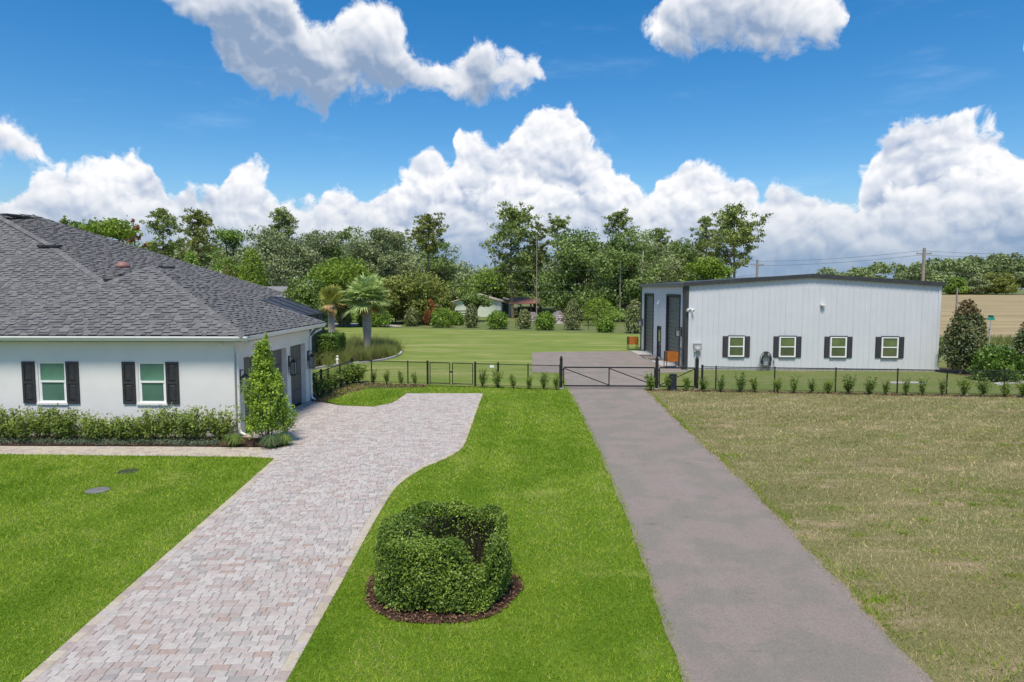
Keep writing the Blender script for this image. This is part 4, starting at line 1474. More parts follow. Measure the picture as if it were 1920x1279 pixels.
# ================================================================== fences and the driveway gate
FB = mat('black_vinyl', (0.014, 0.015, 0.015), (0.022, 0.024, 0.023), 6, 0.5, 0, 60, 0.35)
FH = 1.10


def chain_link(root, a, b_, z0, z1, parent_name='chain_link'):
    """diamond wire mesh between two posts (local coordinates)"""
    a, b_ = Vector(a), Vector(b_)
    d = (b_ - a)
    L = d.length
    d.normalize()
    H = z1 - z0
    mb = MB()
    st = 0.075
    wv = 0.0021
    nrm = Vector((-d.y, d.x, 0))
    k = int((L + H) / st)
    for sgn in (1, -1):
        for i in range(k + 1):
            s0 = i * st - H if sgn > 0 else i * st
            p0, p1 = (s0, 0.0), (s0 + sgn * H, H)
            def cut(p, q):
                # clip the wire to 0..L
                x0, y0 = p; x1, y1 = q
                if x0 > x1: x0, y0, x1, y1 = x1, y1, x0, y0
                if x1 <= 0 or x0 >= L: return None
                if x0 < 0: y0 += (y1 - y0) * (0 - x0) / (x1 - x0); x0 = 0
                if x1 > L: y1 = y0 + (y1 - y0) * (L - x0) / (x1 - x0); x1 = L
                return (x0, y0), (x1, y1)
            c = cut(p0, p1)
            if not c: continue
            A = a + d * c[0][0] + Vector((0, 0, z0 + c[0][1]))
            B = a + d * c[1][0] + Vector((0, 0, z0 + c[1][1]))
            e = (B - A)
            if e.length < 0.01: continue
            t = e.normalized().cross(nrm) * wv
            o1 = nrm * wv
            mb.add([A + t, A - t * 0.6 + o1, A - t * 0.6 - o1, B + t, B - t * 0.6 + o1, B - t * 0.6 - o1], [(0, 1, 4, 3), (1, 2, 5, 4), (2, 0, 3, 5)])
    tag(mb.build(parent_name, FB, root), kind='stuff')


def fence(name, posts, label, fat=(), h=FH, wire=True, rail=True, caps=True):
    """posts: ground points; each post, rail and wire bay is a part"""
    o = Vector((posts[0][0], posts[0][1], 0))
    root = empty(name, o, 0, label, 'fence')
    P = [Vector((p[0], p[1], 0)) - o for p in posts]
    for i, p in enumerate(P):
        r = 0.052 if i in fat else 0.030
        hh = h + (0.05 if i in fat else 0.02)
        MB().tube([p, p + Vector((0, 0, hh))], r, 8).lathe([(r * 1.15, 0), (r * 1.1, 0.02), (r * 0.3, 0.05)], tuple(p + Vector((0, 0, hh + 0.001))), 8).build('post', FB, root)
    for i in range(len(P) - 1):
        a, b_ = P[i], P[i + 1]
        if rail: MB().tube([a + Vector((0, 0, h)), b_ + Vector((0, 0, h))], 0.021, 6).build('top_rail', FB, root)
        MB().tube([a + Vector((0, 0, 0.05)), b_ + Vector((0, 0, 0.05))], 0.006, 4).build('bottom_wire', FB, root)
        if wire: chain_link(root, a, b_, 0.04, h)
    return root


corner = G(661, 716)
gpostL, gpostM, gpostR = G(1052, 729), G(1231, 730), G(1306, 731)
lerp = lambda a, b_, t: a + (b_ - a) * t
def on_line(px, a, b_):
    """point of the ground line a-b seen at photo column px"""
    k = (px - 960) / FPX
    # column ratio x / (distance along the view) with the camera pitch taken into account
    f = lambda p: p.x - k * (p.y * CP + CAMH * SP)
    t = f(a) / (f(a) - f(b_))
    return lerp(a, b_, t)


wallpt = HK + Vector((0.32, 7.55, 0))
fence('chain_link_fence', [wallpt, on_line(603, wallpt, corner), on_line(616, wallpt, corner), on_line(638, wallpt, corner), corner],
      'short black chain link fence run from the garage corner back to the corner post', fat=(1, 4))
fence('chain_link_fence', [corner] + [on_line(px, corner, gpostL) for px in (697, 765, 802)], 'black chain link fence left of the small double gate', fat=(0, 3))
fence('chain_link_fence', [on_line(px, corner, gpostL) for px in (891, 934, 990)] + [lerp(gpostL, corner, 0.006)], 'black chain link fence between the small double gate and the driveway gate', fat=(0, 1))
sg = empty('fence_gate', on_line(806, corner, gpostL), 0, 'small black double walk gate in the chain link fence beyond the paver drive', 'gate')
o = sg.location
for (pa, pb) in ((806.5, 843.5), (848.5, 886.5)):
    a, b_ = on_line(pa, corner, gpostL) - o, on_line(pb, corner, gpostL) - o
    MB().tube([a + Vector((0, 0, 0.07)), a + Vector((0, 0, FH))], 0.026, 6).tube([b_ + Vector((0, 0, 0.07)), b_ + Vector((0, 0, FH))], 0.026, 6) \
        .tube([a + Vector((0, 0, FH)), b_ + Vector((0, 0, FH))], 0.024, 6).tube([a + Vector((0, 0, 0.08)), b_ + Vector((0, 0, 0.08))], 0.024, 6).build('gate_frame', FB, sg)
    chain_link(sg, a, b_, 0.08, FH)
a = on_line(846, corner, gpostL) - o
MB().bb(a.x - 0.05, a.x + 0.05, a.y - 0.05, a.y + 0.03, 0.62, 0.70).build('latch', FB, sg)
# small white notice wired to the fence
sp_ = on_line(922.5, corner, gpostL)
sn = tag(MB().bb(-0.105, 0.105, -0.035, -0.028, 0.93, 1.05).build('fence_notice', TRIM, None, sp_), 'small white notice plate on the top rail of the fence', 'sign')
endR = G(1900, 742)
rp = [on_line(px, gpostR, endR) for px in (1316, 1341.7, 1451.7, 1566, 1681.7, 1774.3, 1882)] + [G(2010, 744)]
fence('chain_link_fence', rp, 'long black chain link fence right of the driveway gate, in front of the white shed', fat=(0,))


def gate_post(p, label, h=1.42, box=True):
    t = empty('gate_post', p, 0, label, 'post', 'black posts of the driveway gate')
    MB().bb(-0.065, 0.065, -0.065, 0.065, 0.0, h).build('shaft', FB, t)
    MB().lathe([(0.09, 0.0), (0.09, 0.03), (0.04, 0.05), (0.055, 0.085), (0.05, 0.12), (0.015, 0.15)], (0, 0, h + 0.001), 10).build('finial', FB, t)
    MB().bb(-0.11, 0.11, -0.11, 0.11, 0.0, 0.055).build('base_plate', CONC, t)
    return t


gate_post(gpostL, 'black gate post at the left side of the asphalt lane')
gate_post(gpostM, 'black gate post between the wide and the narrow gate leaf')
gate_post(gpostR, 'black gate post at the right end of the driveway gate')


def gate_leaf(a, b_, label, bays, diag):
    a, b_ = Vector(a), Vector(b_)
    t = empty('driveway_gate', a, math.atan2(b_.y - a.y, b_.x - a.x), label, 'gate')
    L = (b_ - a).length
    z0, z1 = 0.12, 1.06
    MB().bb(0.12, L - 0.10, -0.03, 0.03, z1 - 0.06, z1).build('top_bar', FB, t)
    MB().bb(0.12, L - 0.10, -0.03, 0.03, z0, z0 + 0.06).build('bottom_bar', FB, t)
    xs = [0.12 + (L - 0.22) * i / bays for i in range(bays + 1)]
    for x in xs:
        MB().bb(x - 0.026, x + 0.026, -0.026, 0.026, z0 + 0.061, z1 - 0.061).build('upright', FB, t)
    for i in range(bays):
        A, B = ((xs[i], 0, z1 - 0.07), (xs[i + 1], 0, z0 + 0.07)) if diag else ((xs[i], 0, z0 + 0.07), (xs[i + 1], 0, z1 - 0.07))
        MB().tube([A, B], 0.024, 6).build('brace', FB, t)
    for z in (0.3, 0.88):
        MB().bb(0.055, 0.12, -0.04, 0.04, z, z + 0.07).build('hinge', FB, t)
    return t


gate_leaf(gpostL, gpostM, 'wide black swing gate with diagonal braces across the asphalt lane', 2, True)
gate_leaf(gpostM, gpostR, 'narrow black gate leaf right of the asphalt lane', 1, False)
p = G(1261, 733)
t = empty('gate_motor', p, 0, 'dark gate opener box standing in front of the narrow gate leaf', 'gate motor')
MB().bb(-0.15, 0.15, -0.14, 0.14, 0.16, 0.74).build('case', mat('motor_case', (0.018, 0.022, 0.030), (0.03, 0.034, 0.042), 5, 0.45), t)
MB().bb(-0.17, 0.17, -0.16, 0.16, 0.741, 0.79).build('lid', MATS['motor_case'], t)
MB().bb(-0.18, 0.18, -0.17, 0.17, 0.10, 0.159).build('skirt', MATS['motor_case'], t)
MB().bb(-0.10, 0.10, -0.10, 0.10, 0.0, 0.099).build('stand', CONC, t)
tag(MB().bb(-0.9, 0.9, -0.22, 0.22, -0.02, 0.03).build('concrete_strip', CONC, None, G(1755, 731) + Vector((0, 2.4, 0))), 'low white concrete strip on the grass near the right corner of the shed', 'slab')

# two round lids set in the left lawn
for (x, y, r), lab, c in zip(LIDS, ('round grey septic lid in the left lawn, nearer of the two', 'round dark sunken lid in the left lawn, nearer the hedge'), ((0.21, 0.205, 0.205), (0.055, 0.07, 0.03))):
    t = empty('septic_lid', (x, y, 0), 0, lab, 'lid')
    m = mat('lid_' + ('grey' if c[2] > 0.1 else 'mossy'), c, tuple(v * 0.7 for v in c), 5, 0.7, 0.2, 60)
    MB().lathe([(r * 0.9, -0.02), (r * 0.9, 0.012), (r * 0.82, 0.018)], (0, 0, 0), 28).build('cover', m, t)
    MB().lathe([(r * 1.0, -0.02), (r * 1.0, 0.006), (r * 0.92, 0.008)], (0, 0, 0), 28).build('rim', mat('lid_rim', (0.06, 0.055, 0.04), (0.04, 0.04, 0.025), 9, 0.9), t)

# ================================================================== planting near the house
MULCH = mat('mulch_bed', (0.060, 0.036, 0.024), (0.035, 0.022, 0.016), 12, 0.95, 0.8, 50)
CHIP = leafmat('bark_chip', (0.055, 0.028, 0.017), (0.330, 0.190, 0.125), 0.0, 0.85, 0.15)
STEM = mat('stem_bark', (0.085, 0.065, 0.048), (0.055, 0.042, 0.032), 12, 0.9)


def chips(name, n, sampler, label, seed, size=0.05):
    r = np.random.default_rng(seed)
    P = sampler(r, n)
    P[:, 2] += r.uniform(0.005, 0.035, len(P))
    N = np.zeros((len(P), 3)); N[:, 2] = 1.0
    o = link(name, leaf_mesh(name, P, size, CHIP, r.uniform(0, 1, len(P)) ** 1.5, 0.4, N, 0.45, r))
    tag(o, label, 'mulch', None, 'stuff')


def poly_sampler(poly, zf=0.0):
    xs, ys = [p[0] for p in poly], [p[1] for p in poly]
    def f(r, n):
        x, y = r.uniform(min(xs), max(xs), n * 3), r.uniform(min(ys), max(ys), n * 3)
        k = in_poly(x, y, poly)
        x, y = x[k][:n], y[k][:n]
        return np.stack([x, y, np.full(len(x), zf)], 1)
    return f


# front bed along the house wall
bed = [(-19.0, 20.76)] + gp([(0, 836), (300, 837), (520, 839), (545, 835)]) + [(-6.97, 20.62), (-7.38, 21.32), (-8.80, 21.60), (-19.0, 22.0)]
tag(MB().sheet(bed, 0.018).build('mulch_bed', MULCH), kind='structure')
chips('bark_mulch', 5200, poly_sampler(bed, 0.018), 'brown bark mulch in the bed along the house wall', 31)
# ring of mulch under the clipped shrub
bx, by = BUSH_C
ring = [(bx - 0.02 + 1.235 * math.cos(a) * (1 + 0.035 * math.sin(3 * a) + 0.02 * math.sin(7 * a + 1)), by - 0.08 + 1.13 * math.sin(a) * (1 + 0.03 * math.sin(5 * a))) for a in np.linspace(0, 2 * math.pi, 48, endpoint=False)]
tag(MB().sheet(ring, 0.012).build('mulch_ring', MULCH), kind='structure')
ring2 = [(bx + (p[0] - bx) * 1.035, by + (p[1] - by) * 1.035) for p in ring]
chips('bark_mulch', 5200, poly_sampler(ring2, 0.016), 'reddish brown bark mulch around the clipped ring hedge', 32, 0.05)

# ------------------------------------------------------------------ clipped ring hedge in the front lawn
BOX = leafmat('clipped_leaf', (0.072, 0.143, 0.021), (0.338, 0.468, 0.065), 0.25, 0.42, 0.4)
r = np.random.default_rng(41)
t = empty('ring_hedge', (bx, by, 0), 0, 'clipped dark green shrub with a hollow centre in the front lawn', 'hedge')


def ring_r(a):                                  # rounded-square outer outline, inner hollow off to the right-back
    c, s_ = np.cos(a), np.sin(a)
    return 1.09 / (np.abs(c) ** 3.2 + np.abs(s_) ** 3.2) ** (1 / 3.2) * 0.94


def ring_h(a):                                  # the wall is lower at the front right, where one can look in
    d = (a + math.radians(58) + math.pi) % (2 * math.pi) - math.pi
    d2 = (a + math.radians(20) + math.pi) % (2 * math.pi) - math.pi
    return 1.08 - 0.46 * np.exp(-(d / 0.26) ** 2) - 0.05 * np.exp(-(d2 / 0.3) ** 2) + 0.04 * np.sin(4 * a + 0.5) + 0.025 * np.sin(9 * a + 1)


ihx, ihy, ihr = 0.22, 0.04, 0.62                # hollow
def shell(n_out, n_top, n_in):
    a = r.uniform(0, 2 * np.pi, n_out)
    z = r.uniform(0.06, 1, n_out)
    R = ring_r(a) * (0.86 + 0.14 * np.sqrt(np.clip(np.sin(np.pi * (0.08 + 0.86 * z)), 0, 1)))
    R = R * (1 + 0.035 * np.sin(a * 5 + z * 4 + 1) + 0.025 * np.sin(a * 11 - z * 7)) - np.abs(r.normal(0, 0.06, n_out)) + 0.05 * (r.uniform(0, 1, n_out) > 0.95)
    p1 = np.stack([R * np.cos(a), R * np.sin(a), z * ring_h(a)], 1)
    n1 = np.stack([np.cos(a), np.sin(a), 0.35 + 0 * a], 1)
    a = r.uniform(0, 2 * np.pi, n_top)
    q = np.sqrt(r.uniform(0, 1, n_top))
    xi, yi = ihx + ihr * np.cos(a), ihy + ihr * np.sin(a)
    xo, yo = ring_r(a) * np.cos(a) * 0.97, ring_r(a) * np.sin(a) * 0.97
    x, y_ = xi + (xo - xi) * q, yi + (yo - yi) * q
    p2 = np.stack([x, y_, ring_h(a) + 0.05 * np.sin(x * 7) * np.sin(y_ * 6 + 1) - np.abs(r.normal(0, 0.05, n_top)) + 0.05 * (r.uniform(0, 1, n_top) > 0.95) - 0.07 * (np.abs(q - 0.55) * 2) ** 4], 1)
    n2 = np.tile([0, 0, 1.0], (n_top, 1))
    a = r.uniform(0, 2 * np.pi, n_in)
    z = r.uniform(0.1, 1, n_in)
    Ri = ihr + np.abs(r.normal(0, 0.05, n_in))
    p3 = np.stack([ihx + Ri * np.cos(a), ihy + Ri * np.sin(a), z * ring_h(a)], 1)
    n3 = np.stack([-np.cos(a), -np.sin(a), 0.3 + 0 * a], 1)
    return np.concatenate([p1, p2, p3]), np.concatenate([n1, n2, n3])


P, N = shell(26000, 11000, 3200)
tint = 0.38 + 0.14 * smooth_noise2(P[:, 0] * 1.0 + P[:, 2], P[:, 1] + P[:, 2], 5, 3) + 0.14 * smooth_noise2(P[:, 0] - P[:, 2], P[:, 1] + P[:, 2], 14, 5) + r.normal(0, 0.26, len(P))
link('foliage', leaf_mesh('foliage', P, 0.044, BOX, tint, 0.5, N * 0.8, 0.8, r), t)
mb = MB()
for k in range(30):
    a = 2 * math.pi * k / 30 + r.uniform(-0.1, 0.1)
    R0_ = 0.72 + r.uniform(-0.08, 0.1)
    p0 = (R0_ * math.cos(a), R0_ * math.sin(a), 0.0)
    for _ in range(3):
        p1 = (p0[0] * r.uniform(0.8, 1.2), p0[1] * r.uniform(0.8, 1.2), r.uniform(0.55, 0.85))
        mb.tube([p0, ((p0[0] + p1[0]) / 2 + r.uniform(-0.05, 0.05), (p0[1] + p1[1]) / 2, 0.4), p1], [0.016, 0.011, 0.005], 4)
tag(mb.build('stems', mat('shaded_twig', (0.040, 0.034, 0.024), (0.026, 0.024, 0.016), 12, 0.95), t), kind='stuff')
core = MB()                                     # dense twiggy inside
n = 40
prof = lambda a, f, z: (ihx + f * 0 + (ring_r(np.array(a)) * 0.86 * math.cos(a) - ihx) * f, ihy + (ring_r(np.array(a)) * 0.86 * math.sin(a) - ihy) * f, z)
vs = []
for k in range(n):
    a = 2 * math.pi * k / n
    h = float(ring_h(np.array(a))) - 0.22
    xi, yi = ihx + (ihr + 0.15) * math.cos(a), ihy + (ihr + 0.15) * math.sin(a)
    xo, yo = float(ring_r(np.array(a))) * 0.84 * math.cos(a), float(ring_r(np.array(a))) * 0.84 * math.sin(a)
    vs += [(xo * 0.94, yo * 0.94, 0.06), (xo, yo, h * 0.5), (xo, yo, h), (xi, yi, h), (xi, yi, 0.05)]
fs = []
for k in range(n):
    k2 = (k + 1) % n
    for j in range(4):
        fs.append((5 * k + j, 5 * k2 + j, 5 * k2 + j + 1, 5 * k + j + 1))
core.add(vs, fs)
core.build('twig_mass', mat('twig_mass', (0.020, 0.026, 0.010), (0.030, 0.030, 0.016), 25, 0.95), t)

# ------------------------------------------------------------------ hedge under the windows
VIB = leafmat('hedge_leaf', (0.078, 0.137, 0.023), (0.338, 0.429, 0.078), 0.25, 0.55, 0.3)
t = empty('window_hedge', (-13.5, 21.0, 0), 0, 'long leafy green hedge under the two house windows', 'hedge')
r = np.random.default_rng(43)
PP, TT, NN = [], [], []
mb = MB()
for k in range(34):
    x0 = -5.6 + k * (10.1 / 33) + r.uniform(-0.1, 0.1)
    pxs = 960 + FPX * (x0 - 13.5) / 21.0
    hh = 0.98 + r.uniform(-0.08, 0.08)
    if 150 < pxs < 262: hh -= 0.26
    if pxs > 380: hh -= 0.04
    yy = r.uniform(-0.08, 0.08) + 0.02 * 0
    ns = 26
    for s_ in range(ns):
        bxx, byy = x0 + r.normal(0, 0.05), yy + r.normal(0, 0.05)
        tx, ty, tz = x0 + r.normal(0, 0.24), yy + r.normal(0, 0.24), hh * r.uniform(0.55, 1.12)
        if s_ < 6: mb.tube([(bxx, byy, 0), ((bxx + tx) / 2, (byy + ty) / 2, tz * 0.55), (tx, ty, tz)], [0.012, 0.009, 0.004], 4, False)
        m_ = 30
        f = r.uniform(0.22, 1.0, m_) ** 0.8
        p = np.stack([bxx + (tx - bxx) * f, byy + (ty - byy) * f, tz * f], 1) + r.normal(0, 0.055, (m_, 3))
        PP.append(p)
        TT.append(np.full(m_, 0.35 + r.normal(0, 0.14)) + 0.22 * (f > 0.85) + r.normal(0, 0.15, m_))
P, tint = np.concatenate(PP), np.concatenate(TT)
N = np.zeros_like(P); N[:, 2] = 0.6; N[:, 1] = -0.4
P[:, 2] = np.maximum(P[:, 2], 0.05)
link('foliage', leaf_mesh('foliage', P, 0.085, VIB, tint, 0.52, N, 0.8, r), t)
tag(mb.build('stems', STEM, t), kind='stuff')
# grey-green ground cover in front of the hedge
JUN = leafmat('juniper', (0.098, 0.143, 0.085), (0.234, 0.293, 0.182), 0.15, 0.7, 0.2)
P = []
for k in range(9000):
    x = r.uniform(-19, -9.0)
    w = 0.17 + 0.09 * math.sin(x * 2.1) + 0.06 * math.sin(x * 5.3)
    y = 20.98 + 0.012 * 0 + r.normal(0, 0.11) - 0.03 * (x + 14)
    P.append((x, y - 0.28 + w * 0.5, abs(r.normal(0.03, 0.05)) + 0.03))
P = np.array(P)
N = np.tile([0, 0, 1.0], (len(P), 1))
o = link('ground_cover', leaf_mesh('ground_cover', P, 0.065, JUN, 0.45 + 0.25 * smooth_noise2(P[:, 0], P[:, 1], 4, 6) + r.normal(0, 0.2, len(P)), 0.35, N, 0.9, r))
tag(o, 'low grey-green ground cover along the foot of the house hedge', 'ground cover', None, 'stuff')

# ------------------------------------------------------------------ tall columnar shrub at the garage corner
COLM = leafmat('column_leaf', (0.098, 0.195, 0.023), (0.481, 0.650, 0.072), 0.3, 0.4, 0.4)
cp_ = G(503, 829)
t = empty('column_shrub', cp_, 0, 'tall bright green columnar shrub in front of the garage doors', 'shrub')
r = np.random.default_rng(47)
PP, TT = [], []
mb = MB()
for k in range(420):
    z = r.uniform(0.08, 1.0) ** 0.85 * 3.0
    prof = np.interp(z, [0, 0.3, 0.8, 1.45, 1.8, 2.1, 2.6, 3.0], [0.46, 0.68, 0.72, 0.66, 0.46, 0.28, 0.17, 0.05])
    a = r.uniform(0, 2 * np.pi)
    R_ = prof * r.uniform(0.5, 1.0) * (1 + 0.22 * math.sin(3 * a + 2.4 * z) + 0.15 * math.sin(5 * a - 5 * z))
    c = np.array([R_ * np.cos(a) - (0.04 * z if z > 2 else 0.0), R_ * np.sin(a), z])
    up = np.array([np.cos(a) * 0.5, np.sin(a) * 0.5, 1.0])
    m_ = 44
    f = r.uniform(-1, 1, m_)[:, None]
    PP.append(c + f * unit(up) * 0.17 + r.normal(0, 0.055, (m_, 3)))
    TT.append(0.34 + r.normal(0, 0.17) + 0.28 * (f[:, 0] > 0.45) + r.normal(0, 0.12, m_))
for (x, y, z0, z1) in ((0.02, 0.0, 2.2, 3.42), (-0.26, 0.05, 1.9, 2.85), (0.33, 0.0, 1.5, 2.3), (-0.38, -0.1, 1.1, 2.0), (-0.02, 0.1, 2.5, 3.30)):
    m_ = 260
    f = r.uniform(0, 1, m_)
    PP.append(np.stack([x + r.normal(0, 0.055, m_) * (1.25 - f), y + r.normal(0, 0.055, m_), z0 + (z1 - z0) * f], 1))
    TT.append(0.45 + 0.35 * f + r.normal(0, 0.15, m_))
    mb.tube([(x * 0.3, y, 0.2), (x, y, z0), (x, y, z1 - 0.05)], [0.02, 0.012, 0.004], 5)
mb.tube([(0, 0, 0), (0.02, 0, 1.2), (0, 0, 2.6)], [0.05, 0.035, 0.012], 6)
P, tint = np.concatenate(PP), np.concatenate(TT)
N = np.stack([P[:, 0], P[:, 1], 0.5 + 0 * P[:, 0]], 1)
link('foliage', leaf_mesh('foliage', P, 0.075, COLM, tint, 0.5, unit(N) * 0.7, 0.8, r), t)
tag(mb.build('stems', STEM, t), kind='stuff')

# ornamental grass tufts at its foot
LIR = leafmat('liriope', (0.110, 0.185, 0.045), (0.290, 0.390, 0.090), 0.35, 0.5, 0.3)
LIR2 = leafmat('liriope_blue', (0.100, 0.160, 0.070), (0.210, 0.310, 0.120), 0.35, 0.5, 0.3)
for i, (px, py, m, sc, lab) in enumerate(((439, 838, LIR, 1.0, 'yellow-green grass tuft left of the tall columnar shrub'), (507, 841, LIR2, 1.0, 'blue-green grass tuft at the foot of the tall columnar shrub'),
                                          (534, 836, LIR, 0.9, 'small green grass tuft at the right end of the house bed'))):
    q = G(px, py)
    n_ = 420
    a = r.uniform(0, 2 * np.pi, n_)
    L = r.uniform(0.25, 0.5, n_) * sc
    bend = r.uniform(0.2, 1.0, n_)
    d = np.stack([np.cos(a), np.sin(a), 0 * a], 1)
    s_ = np.stack([-np.sin(a), np.cos(a), 0 * a], 1) * 0.009
    b0 = d * r.uniform(0, 0.07, n_)[:, None]
    mid = b0 + d * (L * bend * 0.35)[:, None] + np.array([0, 0, 1]) * (L * 0.8)[:, None]
    tip = b0 + d * (L * bend * 0.95)[:, None] + np.array([0, 0, 1]) * (L * (0.95 - 0.65 * bend))[:, None]
    V = np.stack([b0 - s_, b0 + s_, mid + s_, tip, tip, mid - s_], 1)
    V = np.stack([b0 - s_, b0 + s_, mid + s_ * 0.8, mid - s_ * 0.8, mid - s_ * 0.8, mid + s_ * 0.8, tip + s_ * 0.2, tip - s_ * 0.2], 1).reshape(-1, 3)
    me = faces_mesh('grass_tuft', V, 4, m, np.repeat(0.45 + r.normal(0, 0.25, n_), 2))
    tag(link('grass_tuft', me, None, q), lab, 'grass tuft')

# ------------------------------------------------------------------ young shrubs along the fence
YS = leafmat('young_leaf', (0.095, 0.170, 0.025), (0.360, 0.480, 0.075), 0.3, 0.4, 0.4)
YS2 = leafmat('young_leaf_dark', (0.070, 0.135, 0.022), (0.270, 0.380, 0.065), 0.3, 0.4, 0.4)
protos = []
for v in range(4):
    rr = np.random.default_rng(60 + v)
    st_, lv, tv = MB(), [], []
    ns = 11 + v
    for k in range(ns):
        a = rr.uniform(0, 2 * np.pi)
        sp = rr.uniform(0.05, 0.30)
        hh = rr.uniform(0.55, 1.0)
        st_.tube([(0, 0, 0), (sp * 0.4 * math.cos(a), sp * 0.4 * math.sin(a), hh * 0.45), (sp * math.cos(a), sp * math.sin(a), hh)], [0.012, 0.008, 0.003], 4, False)
        f = rr.uniform(0.25, 1.0, 52)
        lv.append(np.stack([sp * f * np.cos(a), sp * f * np.sin(a), hh * f], 1) + rr.normal(0, 0.048, (52, 3)))
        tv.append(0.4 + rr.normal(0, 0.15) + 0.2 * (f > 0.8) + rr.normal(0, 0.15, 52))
    P = np.concatenate(lv)
    P[:, 2] = np.maximum(P[:, 2], 0.05)
    protos.append((leaf_mesh('foliage', P, 0.075, YS if v % 2 else YS2, np.concatenate(tv), 0.5, np.tile([0, 0, 0.7], (len(P), 1)), 0.8, rr), st_.mesh('stems', STEM)))
ORD = ['first', 'second', 'third', 'fourth', 'fifth', 'sixth', 'seventh', 'eighth', 'ninth', 'tenth', 'eleventh', 'twelfth', 'thirteenth', 'fourteenth', 'fifteenth',
       'sixteenth', 'seventeenth', 'eighteenth', 'nineteenth', 'twentieth', 'twenty-first']
rs = random.Random(12)


def young(p, h, label, wide=1.0, v=None):
    v = rs.randrange(4) if v is None else v
    t = empty('young_shrub', p, rs.uniform(0, 6.28), label, 'shrub', 'young shrubs along the fence')
    t.scale = (wide * h * rs.uniform(0.9, 1.15), wide * h * rs.uniform(0.9, 1.15), h)
    link('foliage', protos[v][0], t)
    tag(link('stems', protos[v][1], t), kind='stuff')


off = Vector((0, -0.42, 0))
for k, px in enumerate((703, 728, 755, 781)):
    young(on_line(px, corner, gpostL) + off, rs.uniform(0.70, 0.82), '%s young shrub right of the fence corner post, left of the small gate' % ORD[k])
for k, px in enumerate((905, 933, 963, 992, 1018, 1042)):
    young(on_line(px, corner, gpostL) + off * rs.uniform(0.8, 1.2), rs.uniform(0.64, 1.0), '%s young shrub right of the small double gate' % ORD[k], 1.1)
right_px = (1218, 1249, 1284, 1317, 1346, 1381, 1411, 1449, 1482, 1514, 1546, 1581, 1618, 1651, 1687, 1717, 1757, 1795, 1834, 1871, 1903)
for k, px in enumerate(right_px):
    young(on_line(px + rs.uniform(-2, 2), gpostM, endR) + off * rs.uniform(0.8, 1.2), rs.uniform(0.66, 1.02), '%s young shrub right of the asphalt lane along the black fence' % ORD[k], 1.15)
# bigger shrubs along the short fence by the garage
LB = [(596, 744, 1.15), (606, 738, 1.0), (618, 733, 1.05), (629, 729, 0.9), (640, 725, 1.05), (651, 721, 1.1), (662, 719, 1.0), (674, 718, 1.1)]
for k, (px, py, h) in enumerate(LB):
    young(G(px, py), h, '%s leafy shrub from the garage downspout along the short fence' % ORD[k], 1.5, k % 4)
mbed = gp([(582, 754), (600, 757), (640, 742), (690, 728), (800, 727), (800, 722), (668, 718), (592, 745)])
tag(MB().sheet(mbed, 0.004).build('mulch_strip', mat('grey_mulch', (0.115, 0.095, 0.085), (0.07, 0.055, 0.048), 9, 0.95, 0.6, 40)), kind='structure')
fl = [on_line(px, gpostM, endR) for px in (1206, 1910)]
strip = [tuple((fl[0] + Vector((0, -0.62, 0)))[:2]), tuple((fl[1] + Vector((0, -0.62, 0)))[:2]), tuple((fl[1] + Vector((0, -0.1, 0)))[:2]), tuple((fl[0] + Vector((0, -0.1, 0)))[:2])]
tag(MB().sheet(strip, 0.004).build('mulch_strip', mat('brown_mulch', (0.150, 0.095, 0.060), (0.10, 0.10, 0.045), 3, 0.95, 0.6, 40)), kind='structure')
chips('bark_mulch', 2600, poly_sampler(strip, 0.006), 'brown mulch under the young shrubs right of the lane', 34, 0.10)
chips('bark_mulch', 1500, poly_sampler(mbed, 0.006), 'grey-brown mulch under the shrubs by the short fence', 35, 0.10)

# ------------------------------------------------------------------ palms, clipped hedge and grass bed behind the fence
PALMT = mat('palm_trunk', (0.44, 0.365, 0.315), (0.33, 0.265, 0.22), 9, 0.9, 0.5, 40)
BOOT = mat('palm_boot', (0.64, 0.575, 0.53), (0.48, 0.41, 0.37), 6, 0.9)
FROND = leafmat('palm_frond', (0.200, 0.300, 0.088), (0.650, 0.775, 0.300), 0.3, 0.45, 0.4)
FRONDY = leafmat('palm_frond_yellow', (0.300, 0.330, 0.060), (0.520, 0.520, 0.130), 0.35, 0.5, 0.3)
FRONDD = leafmat('palm_frond_dead', (0.330, 0.200, 0.060), (0.560, 0.390, 0.170), 0.2, 0.7, 0.15)


